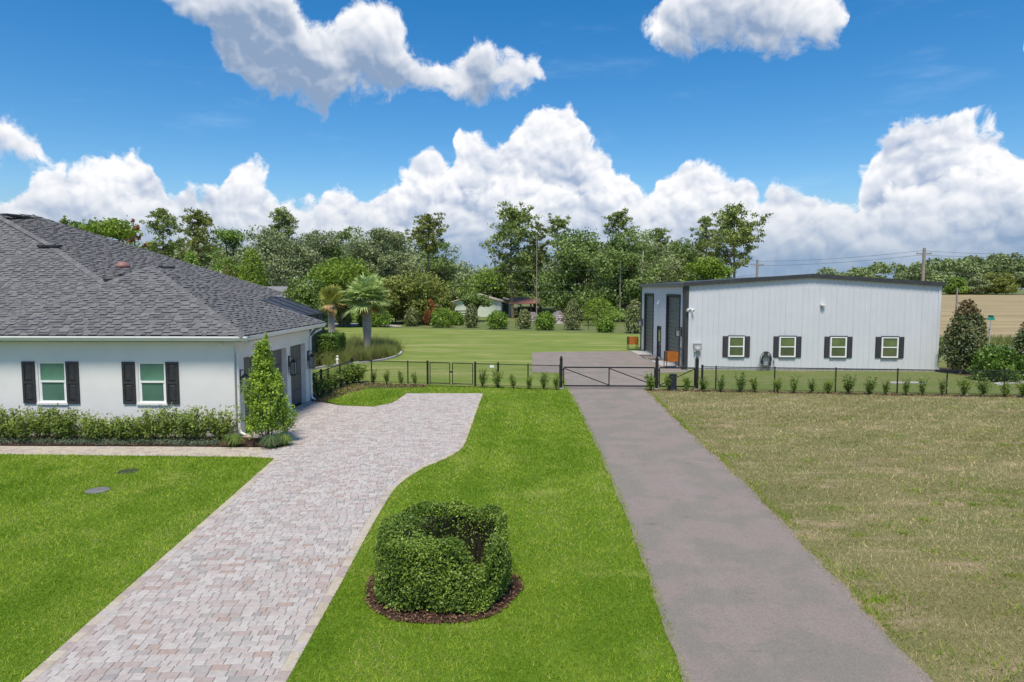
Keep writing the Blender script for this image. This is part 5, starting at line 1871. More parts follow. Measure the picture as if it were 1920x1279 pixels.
def palm(base, ht, tr, boots_from, fronds, label, seed, lean=0.0):
    rr = np.random.default_rng(seed)
    t = empty('palm_tree', base, 0, label, 'palm')
    zz = np.linspace(0, ht, 14)
    MB().tube([(lean * (z / ht) ** 2, 0, z) for z in zz], [tr * (1.0 + 0.12 * math.exp(-z * 1.5) + 0.10 * math.sin(3.1 * z / ht)) for z in zz], 12).build('trunk', PALMT, t, smooth=True)
    mb = MB()
    n = int((ht - boots_from) / 0.022)
    for k in range(n):
        z = boots_from + (ht - boots_from) * k / n
        a = k * 2.39996 + rr.uniform(-0.1, 0.1)
        R = tr * 1.0
        ex = 0.75 + 0.45 * math.sin(math.pi * (z - boots_from) / (ht - boots_from) * 0.8 + 0.3)
        cx0 = lean * (z / ht) ** 2
        c, s_ = math.cos(a), math.sin(a)
        w = 0.055
        # split leaf base: two prongs rising and spreading
        for sg in (-1, 1):
            b0 = Vector((cx0 + R * c, R * s_, z))
            sd = Vector((-s_, c, 0)) * (sg * w)
            o_ = Vector((c, s_, 0))
            p0, p1 = b0 + sd * 0.1, b0 + sd * 1.9 + o_ * 0.035 * ex + Vector((0, 0, 0.24))
            wd = Vector((-s_, c, 0)) * 0.022
            mb.add([p0 - wd, p0 + wd, p1 + wd * 0.6, p1 - wd * 0.6, p0 - wd + o_ * 0.05 * ex, p0 + wd + o_ * 0.05 * ex, p1 + wd * 0.6 + o_ * 0.02, p1 - wd * 0.6 + o_ * 0.02],
                   [(4, 5, 6, 7), (0, 4, 7, 3), (5, 1, 2, 6), (2, 3, 7, 6), (0, 1, 5, 4)])
    tag(mb.build('leaf_bases', BOOT, t), kind='stuff')
    top = np.array([lean, 0, ht])
    for (m, cnt, e0_, e1_, pet, fan, nm) in fronds:
        for k in range(cnt):
            a = k * 2.39996 + rr.uniform(-0.3, 0.3)
            e = math.radians(rr.uniform(e0_, e1_))
            d = np.array([math.cos(a) * math.cos(e), math.sin(a) * math.cos(e), math.sin(e)])
            sd = np.array([-math.sin(a), math.cos(a), 0])
            up = np.cross(sd, d)
            pl = pet * rr.uniform(0.8, 1.15)
            drop = -0.10 * pl * math.cos(e)
            top0, top = top, top + np.array([0, 0, rr.uniform(-0.25, 0.3)])
            hub = top + d * pl + np.array([0, 0, drop])
            V, T = [], []
            w = sd * 0.02
            V += [top - w, top + w, hub + w * 0.6, hub - w * 0.6]
            T.append(0.5)
            nl = 22
            for j in range(nl):
                f = (j / (nl - 1)) * 2 - 1
                th = f * math.radians(104)
                ld = d * math.cos(th) + sd * math.sin(th) + up * (0.10 - 0.25 * abs(f))
                ld = ld / np.linalg.norm(ld)
                L = fan * (1.0 - 0.30 * abs(f)) * rr.uniform(0.85, 1.1)
                lw = np.cross(ld, up); lw = lw / (np.linalg.norm(lw) + 1e-6) * 0.042 * fan
                m1 = hub + ld * L * 0.55
                tip = hub + ld * L * 0.92 + np.array([0, 0, -0.20 * L * rr.uniform(0.5, 1.3)])
                V += [hub - lw * 0.3, hub + lw * 0.3, m1 + lw, m1 - lw, m1 - lw, m1 + lw, tip + lw * 0.1, tip - lw * 0.1]
                tj = 0.5 + rr.normal(0, 0.2)
                T += [tj, tj + 0.05]
            o = link('frond', faces_mesh('frond', np.array(V), 4, m, np.array(T)), t)
            top = top0
    return t


pb = G(689, 664)
palm(pb, 3.75, 0.25, 1.5, [(FROND, 34, 25, 88, 0.95, 1.45, 'green'), (FROND, 20, -22, 28, 0.9, 1.3, 'low'), (FRONDY, 4, -25, -5, 0.8, 0.8, 'y'), (FRONDD, 4, -38, -20, 0.85, 0.8, 'd')],
     'large sabal palm with a full fan crown in the ornamental grass bed', 71, 0.02)
pb2 = G(622, 646)
palm(pb2, 3.25, 0.21, 0.9, [(FRONDY, 16, 55, 88, 0.8, 1.3, 'green'), (FRONDD, 4, -30, 10, 0.6, 0.8, 'd'), (FRONDD, 4, -80, -50, 0.4, 0.7, 'd')],
     'small thin palm with yellow upright fronds behind the clipped hedge', 72, 0.05)
# ornamental grass bed with a concrete kerb
kerb = spline(gp([(560, 702), (592, 692), (640, 684), (690, 680), (730, 673), (750, 665), (752, 658)]), 6)
bedp = kerb + gp([(735, 652), (690, 648), (640, 646), (600, 650), (560, 660)])
tag(MB().sheet(bedp, 0.0).build('grass_bed', MULCH), kind='structure')
kb = MB()
for i in range(len(kerb) - 1):
    (x0, y0), (x1, y1) = kerb[i], kerb[i + 1]
    L = math.hypot(x1 - x0, y1 - y0)
    kb.box(((x0 + x1) / 2, (y0 + y1) / 2, 0.04), (L, 0.16, 0.12), math.atan2(y1 - y0, x1 - x0))
tag(kb.build('bed_kerb', CONC), kind='structure')
MUH = leafmat('muhly_grass', (0.170, 0.205, 0.050), (0.420, 0.460, 0.150), 0.4, 0.6, 0.2)
r = np.random.default_rng(81)
cl = [c for c in poly_sampler(bedp)(r, 130) if c[0] > -13.2]
P = np.concatenate([np.array([c[0], c[1], 0]) + np.concatenate([r.normal(0, 0.13, (230, 2)), np.zeros((230, 1))], 1) for c in cl])
# blades lean away from their clump
o = link('muhly_grass', blade_mesh('muhly_grass', P, r.uniform(0.5, 1.05, len(P)), 0.026, MUH, 0.45 + 0.3 * smooth_noise2(P[:, 0], P[:, 1], 1.5, 5) + r.normal(0, 0.2, len(P)), 0.5, r))
tag(o, 'tall feathery green grass filling the bed around the large palm', 'grass', None, 'stuff')


def box_hedge(name, c, size, m, n, ls, label, cat, seed, round_=0.12):
    rr = np.random.default_rng(seed)
    t = empty(name, (c[0], c[1], 0), 0, label, cat)
    P = rr.uniform(-1, 1, (n, 3))
    f = rr.integers(0, 5, n)
    for k in range(n):
        ax = (0, 0, 1, 1, 2)[f[k]]
        P[k, ax] = (1, -1, 1, -1, 1)[f[k]]
    P = P * (1 - np.abs(rr.normal(0, 0.06, (n, 1))))
    P = P / np.maximum(1, np.linalg.norm(P, axis=1, keepdims=True) / 1.55)
    N = P.copy()
    P = P * np.array(size) / 2 * (1 + 0.03 * np.sin(P[:, [1, 2, 0]] * 7))
    P[:, 2] += size[2] / 2
    tint = 0.4 + 0.2 * smooth_noise2(P[:, 0] + P[:, 2], P[:, 1] + P[:, 2], 3, seed) + rr.normal(0, 0.2, n)
    link('foliage', leaf_mesh('foliage', P, ls, m, tint, 0.55, N * 0.7, 0.8, rr), t)
    mb = MB()
    for k in range(12):
        x, y = rr.uniform(-0.4, 0.4) * size[0], rr.uniform(-0.4, 0.4) * size[1]
        mb.tube([(x * 0.8, y * 0.8, 0), (x, y, size[2] * 0.7)], [0.03, 0.012], 5)
    tag(mb.build('stems', STEM, t), kind='stuff')
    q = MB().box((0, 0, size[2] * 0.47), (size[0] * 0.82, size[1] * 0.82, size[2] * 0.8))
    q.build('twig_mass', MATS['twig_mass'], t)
    return t


HL = leafmat('viburnum_leaf', (0.058, 0.124, 0.018), (0.234, 0.377, 0.046), 0.25, 0.38, 0.45)
hc = (G(606, 683) + Vector((0, 1.3, 0)))
box_hedge('clipped_hedge', hc, (1.75, 2.4, 1.85), HL, 7000, 0.12, 'dense clipped hedge beside the pool enclosure, left of the thin palm', 'hedge', 83)
# small garden ornaments at the bed edge
q = G(621.5, 681)
t = empty('garden_niche', q, 0, 'small grey arched garden niche beside the white figurine', 'ornament')
mb = MB()
for k in range(10):
    a0, a1 = math.pi * k / 10, math.pi * (k + 1) / 10
    ro, ri = 0.30, 0.21
    vs = [(R * math.cos(a), y, 0.42 + R * math.sin(a)) for y in (-0.18, 0.18) for (R, a) in ((ri, a0), (ro, a0), (ro, a1), (ri, a1))]
    mb.add(vs, [(3, 2, 1, 0), (4, 5, 6, 7), (0, 1, 5, 4), (1, 2, 6, 5), (2, 3, 7, 6), (3, 0, 4, 7)])
mb.bb(-0.30, -0.21, -0.18, 0.18, 0, 0.42).bb(0.21, 0.30, -0.18, 0.18, 0, 0.42)
mb.build('arch', GREYM, t)
MB().bb(-0.21, 0.21, 0.12, 0.16, 0.0, 0.62).build('back', BLACK, t)
q = G(633, 684.5)
t = empty('garden_figurine', q, 0, 'small white garden figurine at the edge of the grass bed', 'figurine')
PORC = mat('white_plaster', (0.78, 0.77, 0.74), (0.70, 0.69, 0.66), 8, 0.6)
MB().lathe([(0.13, 0.0), (0.13, 0.05), (0.10, 0.07), (0.085, 0.20), (0.12, 0.32), (0.10, 0.40), (0.05, 0.44)], (0, 0, 0), 12).build('body', PORC, t, smooth=True)
MB().lathe([(0.03, 0.42), (0.075, 0.47), (0.085, 0.53), (0.06, 0.59), (0.01, 0.61)], (0, 0, 0), 12).build('head', PORC, t, smooth=True)

# ------------------------------------------------------------------ shrubs by the right end of the shed
MAG = leafmat('magnolia_leaf', (0.058, 0.091, 0.033), (0.260, 0.280, 0.111), 0.12, 0.48, 0.3, extra=((0.24, 0.13, 0.05), 0.80))
MAGT = leafmat('magnolia_leaf_bronze', (0.090, 0.075, 0.030), (0.270, 0.200, 0.080), 0.12, 0.5, 0.3)


def cone_tree(name, base, h, R, m, n, ls, label, cat, seed, prof=None, group=None, trunk=0.25, mtop=None):
    rr = np.random.default_rng(seed)
    t = empty(name, base, 0, label, cat, group)
    prof = prof or ([0, 0.08, 0.25, 0.5, 0.75, 0.92, 1.0], [0.25, 0.7, 1.0, 0.85, 0.55, 0.25, 0.03])
    z = rr.uniform(0.03, 1, n)
    w = np.interp(z, *prof)
    keep = rr.uniform(0, 1, n) < (0.15 + 0.85 * w)
    z, w = z[keep], w[keep]
    a = rr.uniform(0, 2 * np.pi, len(z))
    lump = 1 + 0.16 * np.sin(3 * a + 9 * z + seed) + 0.12 * np.sin(7 * a - 15 * z)
    q = w * lump * (1 - np.abs(rr.normal(0, 0.16, len(z))))
    P = np.stack([q * R * np.cos(a), q * R * np.sin(a), trunk * h * 0.3 + z * h * (1 - trunk * 0.3)], 1)
    P += rr.normal(0, ls * 0.5, P.shape)
    N = np.stack([np.cos(a), np.sin(a), 0.4 + 0 * a], 1)
    tint = 0.4 + 0.22 * smooth_noise2(P[:, 0] / R * 2 + P[:, 2], P[:, 1] / R * 2 + P[:, 2], 2.2, seed) + rr.normal(0, 0.2, len(P))
    if mtop:
        k = z > 0.80
        tag(link('bronze_top', leaf_mesh('bronze_top', P[k], ls, mtop, tint[k], 0.55, N[k] * 0.7, 0.8, rr), t), kind='stuff')
        P, N, tint = P[~k], N[~k], tint[~k]
    link('crown', leaf_mesh('crown', P, ls, m, tint, 0.55, N * 0.7, 0.8, rr), t)
    mb = MB().tube([(0, 0, 0), (0, 0, h * 0.5), (0, 0, h * 0.93)], [R * 0.10 + 0.02, R * 0.07 + 0.01, 0.01], 6)
    for k in range(14):
        zz = h * rr.uniform(0.12, 0.85)
        aa = rr.uniform(0, 6.28)
        L = R * float(np.interp(zz / h, *prof)) * 0.8
        mb.tube([(0, 0, zz), (L * math.cos(aa), L * math.sin(aa), zz + 0.25 * L)], [R * 0.03 + 0.005, 0.004], 4, False)
    mb.build('trunk', STEM, t)
    return t


cone_tree('magnolia', G(1808, 700), 4.05, 0.98, MAG, 9000, 0.17, 'dark green magnolia with bronze top right of the white shed', 'magnolia', 91,
          ([0, 0.06, 0.25, 0.45, 0.7, 0.88, 1.0], [0.3, 0.75, 1.0, 0.95, 0.72, 0.42, 0.12]), trunk=0.12, mtop=MAGT)
cone_tree('round_shrub', G(1869, 713), 1.75, 0.98, HL, 6000, 0.14, 'broad bright green shrub right of the magnolia', 'shrub', 92,
          ([0, 0.1, 0.3, 0.6, 0.85, 1.0], [0.8, 1.0, 1.05, 1.0, 0.8, 0.35]), trunk=0.05)
cone_tree('magnolia', G(1778, 690) + Vector((0.9, 3.5, 0)), 2.1, 0.8, HL, 3000, 0.15, 'green shrub half hidden behind the right corner of the white shed', 'shrub', 93, trunk=0.05)
cone_tree('magnolia', G(1924, 712), 3.1, 0.75, MAG, 5000, 0.16, 'dark magnolia cut off by the right edge of the picture', 'magnolia', 94, trunk=0.1, mtop=MAGT)
mg = [(24.6, 37.6), (24.4, 41), (30, 41), (31, 34), (27.5, 33.6), (26.0, 35.2)]
tag(MB().sheet(mg, 0.0).build('mulch_bed', MATS['brown_mulch']), kind='structure')
cw = spline(gp([(1872, 722), (1900, 718), (1960, 716)]), 4)
tag(MB().prism([(p[0], p[1] - 0.15) for p in cw] + [(p[0] + 0.1, p[1] + 0.55) for p in cw[::-1]], -0.05, 0.02).build('concrete_walk', CONC), kind='structure')

# ================================================================== trees beyond the lawn
BARK = mat('tree_bark', (0.150, 0.120, 0.095), (0.095, 0.075, 0.060), 3, 0.95, 0.5, 20)
PBARK = mat('pine_bark', (0.215, 0.165, 0.130), (0.150, 0.110, 0.085), 3, 0.95, 0.5, 20)
DEADW = mat('bleached_wood', (0.50, 0.45, 0.38), (0.36, 0.32, 0.27), 3, 0.9)
L_PINE = leafmat('pine_needles', (0.115, 0.173, 0.042), (0.413, 0.499, 0.144), 0.2, 0.6, 0.2)
L_PINE2 = leafmat('pine_needles_yellow', (0.128, 0.165, 0.038), (0.405, 0.435, 0.120), 0.2, 0.6, 0.2)
L_OAK = leafmat('oak_leaf', (0.088, 0.149, 0.041), (0.347, 0.462, 0.128), 0.15, 0.5, 0.3)
L_MOSS = leafmat('mossy_oak_leaf', (0.135, 0.178, 0.079), (0.456, 0.519, 0.247), 0.15, 0.65, 0.2)
L_MID = leafmat('broad_leaf', (0.110, 0.200, 0.036), (0.430, 0.600, 0.110), 0.25, 0.5, 0.3)
L_BRT = leafmat('bright_leaf', (0.112, 0.200, 0.025), (0.413, 0.537, 0.075), 0.3, 0.5, 0.3)
L_YEL = leafmat('yellow_green_leaf', (0.135, 0.176, 0.038), (0.446, 0.486, 0.115), 0.3, 0.5, 0.3)
L_RED = leafmat('rusty_leaf', (0.240, 0.084, 0.034), (0.528, 0.228, 0.102), 0.2, 0.6, 0.2)
L_BLOOM = leafmat('white_bloom_leaf', (0.098, 0.168, 0.035), (0.364, 0.476, 0.112), 0.25, 0.5, 0.3, extra=((0.75, 0.75, 0.70), 0.72))
L_FAR = leafmat('far_leaf', (0.143, 0.204, 0.082), (0.388, 0.469, 0.194), 0.15, 0.7, 0.15)


def lobes(rr, h, r, n_lobe, z_lo, n_clump, n_card, ls, squash=0.8, flat=0.0):
    """leaf positions on many uneven lobes that fill a crown"""
    P, N, T, C = [], [], [], []
    for k in range(n_lobe):
        a = rr.uniform(0, 2 * np.pi)
        f = (k + 0.5) / n_lobe
        zc = z_lo + (1 - z_lo) * rr.uniform(0.05, 0.90)
        env = math.sin(math.pi * min(1, max(0.0, 0.16 + 0.84 * (zc - z_lo) / (1 - z_lo)))) ** 0.6
        q = r * env * math.sqrt(rr.uniform(0.05, 1.0)) * 0.74
        lr = r * rr.uniform(0.22, 0.40)
        c = np.array([q * math.cos(a), q * math.sin(a), h * zc])
        c[2] = min(c[2], h - lr * squash * 0.9)
        C.append((c, lr))
        lt = rr.normal(0, 0.10)
        d = unit(rr.normal(size=(n_clump, 3)))
        d[:, 2] = d[:, 2] * 0.9 + 0.15
        for j in range(n_clump):
            cc = c + d[j] * lr * rr.uniform(0.7, 1.08) * np.array([1, 1, squash])
            sg = lr * 0.20
            P.append(cc + rr.normal(0, sg, (n_card, 3)) * np.array([1, 1, 0.75]))
            N.append(np.tile(d[j], (n_card, 1)))
            T.append(np.full(n_card, 0.40 + lt + rr.normal(0, 0.11)) + rr.normal(0, 0.10, n_card))
    return np.concatenate(P), np.concatenate(N), np.concatenate(T), C


def tree(kind, base, h, r, label, seed, leaf, name='tree', cat='tree', group=None, z_lo=0.3, dens=1.0, ls=None, bark=None, bend=0.0):
    rr = np.random.default_rng(seed)
    t = empty(name, base, 0, label, cat, group)
    mb = MB()
    if kind == 'broad':
        n_l = int(18 + 8 * dens)
        P, N, T, C = lobes(rr, h, r, n_l, z_lo, int(30 * dens), 12, ls)
        ex = np.percentile(P[:, 2], 99.5)
        k_ = np.clip((P[:, 2] - h * z_lo) / max(0.1, ex - h * z_lo), 0, None)
        P[:, 2] = np.where(P[:, 2] > h * z_lo, h * z_lo + k_ * (h * 1.0 - h * z_lo), P[:, 2])
        P[:, :2] *= r / np.percentile(np.abs(P[:, 0]), 98.5)
        tr = 0.02 * h + 0.05
        mb.tube([(0, 0, -0.1), (0.02 * h * bend, 0, h * z_lo * 0.6), (0.04 * h * bend, 0, h * (z_lo + 0.25))], [tr * 1.3, tr, tr * 0.6], 8)
        for c, lr in C:
            s0 = h * (z_lo * 0.6 + rr.uniform(0, 0.15))
            mb.tube([(0.02 * h * bend, 0, s0), (c[0] * 0.5, c[1] * 0.5, (s0 + c[2]) / 2 + 0.05 * h), (c[0], c[1], c[2])], [tr * 0.5, tr * 0.3, tr * 0.08], 5, False)
        ls = ls or 0.04 * r + 0.18
        me = leaf_mesh('crown', P, ls, leaf, T, 0.6, N * 0.5, 0.9, rr)
    else:                                        # tall pine: bare trunk, open tufted crown
        n_b = int(34 * dens)
        path = [np.array([0, 0, -0.1])]
        dx, dy = rr.normal(0, 0.012, 2)
        zz = np.linspace(0, h * 0.97, 9)
        path = [np.array([h * (dx * f + 0.012 * bend * math.sin(3.0 * f + seed)), h * dy * f, z]) for f, z in zip(np.linspace(0, 1, 9), zz)]
        tr = 0.011 * h + 0.04
        mb.tube([tuple(p) for p in path], [tr * (1.15 - 0.95 * i / 8) for i in range(9)], 8)
        P, N, T = [], [], []
        axis = lambda z: np.array([np.interp(z, zz, [p[0] for p in path]), np.interp(z, zz, [p[1] for p in path]), z])
        for k in range(n_b):
            f = rr.uniform(0, 1) ** 0.8
            z = h * (z_lo + (0.97 - z_lo) * f)
            prof = math.sqrt(max(0.02, 1 - f ** 2.2)) * (0.45 + 0.55 * min(1, f / 0.35))
            L = r * prof * rr.uniform(0.45, 1.12)
            a = k * 2.39996 + rr.uniform(-0.5, 0.5)
            up = rr.uniform(0.15, 0.75)
            b0 = axis(z)
            b1 = b0 + np.array([L * math.cos(a), L * math.sin(a), L * up])
            bm = b0 + np.array([L * 0.55 * math.cos(a), L * 0.55 * math.sin(a), L * up * 0.35])
            mb.tube([tuple(b0), tuple(bm), tuple(b1)], [tr * 0.28, tr * 0.17, tr * 0.05], 4, False)
            nt = 3 + int(2.5 * L / r + rr.uniform(0, 1))
            bt = rr.normal(0, 0.10)
            for j in range(nt):
                g = 0.45 + 0.6 * j / max(1, nt - 1)
                c = bm + (b1 - bm) * (g - 0.5) * 2 if g > 0.5 else b0 + (bm - b0) * g * 2
                c = c + rr.normal(0, 0.10 * r, 3)
                m_ = 26
                P.append(c + rr.normal(0, 0.068 * r, (m_, 3)) * np.array([1, 1, 0.65]))
                N.append(np.tile([0, 0, 1.0], (m_, 1)))
                T.append(np.full(m_, 0.42 + bt + rr.normal(0, 0.12)) + rr.normal(0, 0.15, m_))
        P, N, T = np.concatenate(P), np.concatenate(N), np.concatenate(T)
        ls = ls or 0.06 * r + 0.20
        me = leaf_mesh('crown', P, ls, leaf, T, 0.42, N * 0.4, 0.9, rr)
    link('crown', me, t)
    mb.build('trunk', bark or (PBARK if kind == 'pine' else BARK), t)
    return t


TREES = [
    # kind, px, top py, depth, half width px, z_lo, leaf, density, label
    ('pine', 124, 404, 118, 22, 0.45, L_PINE, 0.9, 'pine top showing just right of the roof peak, leftmost of all trees', 'pine_tree'),
    ('broad', 205, 414, 62, 62, 0.12, L_BRT, 1.4, 'broad bright green tree rising behind the left roof slope', 'tree'),
    ('broad', 158, 420, 70, 34, 0.15, L_MID, 1.0, 'dark green tree left of the broad bright tree behind the roof', 'tree'),
    ('pine', 262, 408, 100, 20, 0.35, L_RED, 0.8, 'dying rust-brown tree right of the broad bright tree', 'tree'),
    ('pine', 312, 391, 112, 40, 0.50, L_PINE, 1.1, 'tall open pine right of the rust-brown tree', 'pine_tree'),
    ('pine', 376, 398, 106, 46, 0.42, L_PINE2, 1.2, 'tall pine with dense crown, second right of the rust-brown tree', 'pine_tree'),
    ('broad', 436, 432, 120, 42, 0.25, L_MID, 1.1, 'round dark tree behind the two cypress cones', 'tree'),
    ('pine', 531, 394, 128, 38, 0.55, L_PINE, 1.1, 'tall pine crown above the grey mossy oaks', 'pine_tree'),
    ('broad', 520, 432, 108, 64, 0.12, L_MOSS, 1.4, 'large grey-green mossy oak left of the palms', 'oak_tree'),
    ('broad', 588, 436, 116, 50, 0.12, L_MOSS, 1.2, 'grey-green mossy oak second from the left', 'oak_tree'),
    ('broad', 645, 430, 120, 44, 0.15, L_OAK, 1.2, 'dark oak directly above the large palm crown, left one', 'oak_tree'),
    ('broad', 700, 431, 112, 46, 0.12, L_MOSS, 1.3, 'grey-green mossy oak above and right of the large palm', 'oak_tree'),
    ('broad', 748, 436, 118, 42, 0.12, L_MOSS, 1.2, 'mossy oak just left of the lone pine with bare trunk', 'oak_tree'),
    ('pine', 802, 404, 98, 40, 0.62, L_PINE2, 1.1, 'lone pine with a long bare trunk near the picture centre', 'pine_tree'),
    ('broad', 826, 455, 116, 32, 0.10, L_OAK, 1.0, 'slim dark tree right of the lone bare-trunked pine', 'tree'),
    ('broad', 872, 494, 150, 44, 0.10, L_FAR, 1.1, 'low far tree in the dip of the treeline at the centre', 'tree'),
    ('broad', 915, 505, 126, 52, 0.12, L_MID, 1.1, 'low round tree behind the pale green house', 'tree'),
    ('pine', 962, 388, 108, 58, 0.33, L_PINE, 1.7, 'tallest pine of the centre, full crown above the pale green house', 'pine_tree'),
    ('pine', 1004, 414, 112, 24, 0.45, L_PINE2, 0.9, 'thin straggly pine right of the tallest centre pine', 'pine_tree'),
    ('pine', 1045, 404, 122, 30, 0.68, L_PINE, 0.8, 'slim pine with a small round top above the dark oaks', 'pine_tree'),
    ('broad', 1000, 462, 124, 40, 0.18, L_OAK, 1.1, 'dark leafy tree behind the thin straggly pine', 'tree'),
    ('broad', 1085, 436, 104, 72, 0.14, L_OAK, 1.7, 'huge dark green oak left of the white shed', 'oak_tree'),
    ('pine', 1160, 394, 130, 32, 0.62, L_PINE, 1.0, 'pine top standing above the two huge dark oaks', 'pine_tree'),
    ('broad', 1165, 436, 100, 62, 0.16, L_OAK, 1.6, 'second huge dark oak, nearer the white shed', 'oak_tree'),
    ('broad', 1225, 458, 110, 44, 0.15, L_MOSS, 1.2, 'mossy oak beside the bleached dead trunk', 'oak_tree'),
    ('pine', 1232, 430, 128, 32, 0.5, L_PINE, 1.0, 'pine behind the mossy oak left of the shed roof', 'pine_tree'),
    ('broad', 1272, 452, 118, 40, 0.15, L_OAK, 1.2, 'dark tree just above the left end of the shed roof', 'tree'),
    ('pine', 1318, 408, 112, 32, 0.40, L_PINE, 1.1, 'pine left of the big spreading pine above the shed', 'pine_tree'),
    ('pine', 1374, 387, 104, 56, 0.42, L_PINE, 1.6, 'big spreading pine above the shed roof, rightmost of the near trees', 'pine_tree'),
    ('broad', 1320, 486, 72, 48, 0.10, L_BRT, 1.3, 'bright green tree peeking over the left shed roof edge', 'tree'),
    ('broad', 640, 486, 84, 62, 0.30, L_BRT, 1.3, 'wide flat-topped bright tree behind the two palms', 'tree'),
    ('broad', 578, 524, 74, 42, 0.10, L_BLOOM, 1.2, 'light green tree with white blossom left of the thin palm', 'tree'),
    ('broad', 428, 508, 78, 26, 0.10, L_BLOOM, 1.0, 'small white blossoming tree between the cypress cones', 'tree'),
    ('broad', 775, 514, 92, 66, 0.10, L_YEL, 1.5, 'broad yellow-green tree right of the large palm', 'tree'),
    ('broad', 836, 556, 90, 16, 0.10, L_YEL, 0.9, 'small yellow-green tree left of the pale green house', 'tree'),
    ('broad', 893, 553, 98, 25, 0.62, L_OAK, 0.9, 'small dark umbrella-shaped tree in front of the pale green house', 'tree'),
]
pg = 'trees beyond the lawn'
for i, (kind, px, py, Y, hw, z_lo, leaf, dn, lab, nm) in enumerate(TREES):
    b0 = at(px, 600, Y)
    h = at(px, py, Y).z
    tree(kind, (b0.x, Y, 0), h, hw / FPX * Y, lab, 200 + i, leaf, nm, 'tree', None, z_lo, dn, None, None, 1.0)
# bleached dead trunk
q = at(1203, 600, 97)
t = empty('dead_tree', (q.x, 97, 0), 0, 'bleached dead tree trunk with bare stubs beside the shed roof', 'tree')
hh = at(1203, 470, 97).z
MB().tube([(0, 0, -0.1), (0.1, 0, hh * 0.4), (-0.05, 0, hh * 0.7), (0.12, 0, hh)], [0.30, 0.24, 0.18, 0.05], 7).build('trunk', DEADW, t)
for (z, x1, z1) in ((0.55, 0.9, 0.66), (0.62, -0.7, 0.72), (0.75, 0.8, 0.86), (0.80, -0.6, 0.92)):
    MB().tube([(0.03, 0, hh * z), (x1 * 0.6, 0.1, hh * (z + z1) / 2 - 0.05), (x1, 0.15, hh * z1)], [0.10, 0.06, 0.02], 5).build('branch', DEADW, t)
# cypress cones behind the house
cp3 = ([0, 0.05, 0.25, 0.55, 0.8, 0.94, 1.0], [0.55, 0.85, 1.0, 0.92, 0.66, 0.36, 0.08])
for (px, py, Y, hw, lab, m, sd) in ((475, 468, 72, 29, 'tall green cypress cone right of the shingle roof, largest of the three', L_BRT, 301), (430, 498, 70, 20, 'smaller green cypress cone left of the largest one', L_YEL, 302),
                                    (362, 474, 66, 24, 'dark conical evergreen just above the roof slope', L_MID, 303)):
    b0 = at(px, 600, Y)
    cone_tree('cypress_tree', (b0.x, Y, 0), at(px, py, Y).z, hw / FPX * Y, m, 9000, 0.22, lab, 'tree', sd, cp3, None, 0.05)
q = at(808, 600, 88)
cone_tree('red_shrub', (q.x, 88, 0), at(808, 562, 88).z, 0.9, L_RED, 2600, 0.2, 'small rust-red tree in front of the yellow-green tree', 'tree', 304, None, None, 0.1)

# row of shrubs along the back fence
RND = leafmat('row_shrub_leaf', (0.091, 0.182, 0.021), (0.338, 0.494, 0.058), 0.25, 0.4, 0.4)
MAG2 = leafmat('row_magnolia_leaf', (0.105, 0.140, 0.053), (0.403, 0.420, 0.158), 0.12, 0.5, 0.3, extra=((0.6, 0.57, 0.5), 0.93))
rp_ = ([0, 0.08, 0.3, 0.6, 0.85, 1.0], [0.55, 0.9, 1.05, 1.0, 0.75, 0.25])
cp4 = ([0, 0.06, 0.25, 0.5, 0.75, 0.92, 1.0], [0.3, 0.7, 1.0, 0.9, 0.65, 0.35, 0.08])
ROW = [  # px, base py, top py, half width, round?, label
    (645, 612, 570, 14, 0, 'dark magnolia in the back row between the two palm trunks'),
    (686, 611, 584, 13, 1, 'green shrub half behind the large palm trunk in the back row'),
    (712, 613, 579, 18, 1, 'round green shrub just right of the large palm trunk in the back row'),
    (772, 611, 576, 12, 0, 'thin dark magnolia left of the rust-red tree in the back row'),
    (830, 613, 580, 20, 1, 'round green shrub right of the rust-red tree in the back row'),
    (858, 609, 588, 10, 1, 'small low green shrub in the back row below the house corner'),
    (884, 614, 569, 11, 0, 'narrow dark magnolia in front of the pale green house wall'),
    (933, 616, 584, 17, 1, 'round green shrub below the right end of the pale green house'),
    (983, 616, 580, 12, 0, 'dark magnolia in front of the red carport'),
    (1022, 618, 586, 16, 1, 'round green shrub between the two rubble heaps'),
    (1074, 618, 562, 17, 0, 'tall bronze magnolia right of the rubble heaps'),
    (1122, 610, 558, 28, 1, 'large bright yellow-green shrub left of the white shed'),
    (1135, 622, 596, 13, 1, 'small green shrub in front of the large bright shrub'),
    (1190, 624, 562, 18, 0, 'dark magnolia closest to the white shed'),
]
for i, (px, pb, pt, hw, rd, lab) in enumerate(ROW):
    b0 = G(px, pb)
    h = at(px, pt, b0.y).z
    m = L_BRT if 'yellow-green' in lab else (RND if rd else MAG2)
    cone_tree('row_shrub' if rd else 'magnolia', b0, h, hw / FPX * b0.y, m, 2600, 0.22, lab, 'shrub' if rd else 'magnolia', 320 + i, rp_ if rd else cp4, 'shrubs along the back fence', 0.06)

# undergrowth and woodland that read as one mass
r = np.random.default_rng(401)


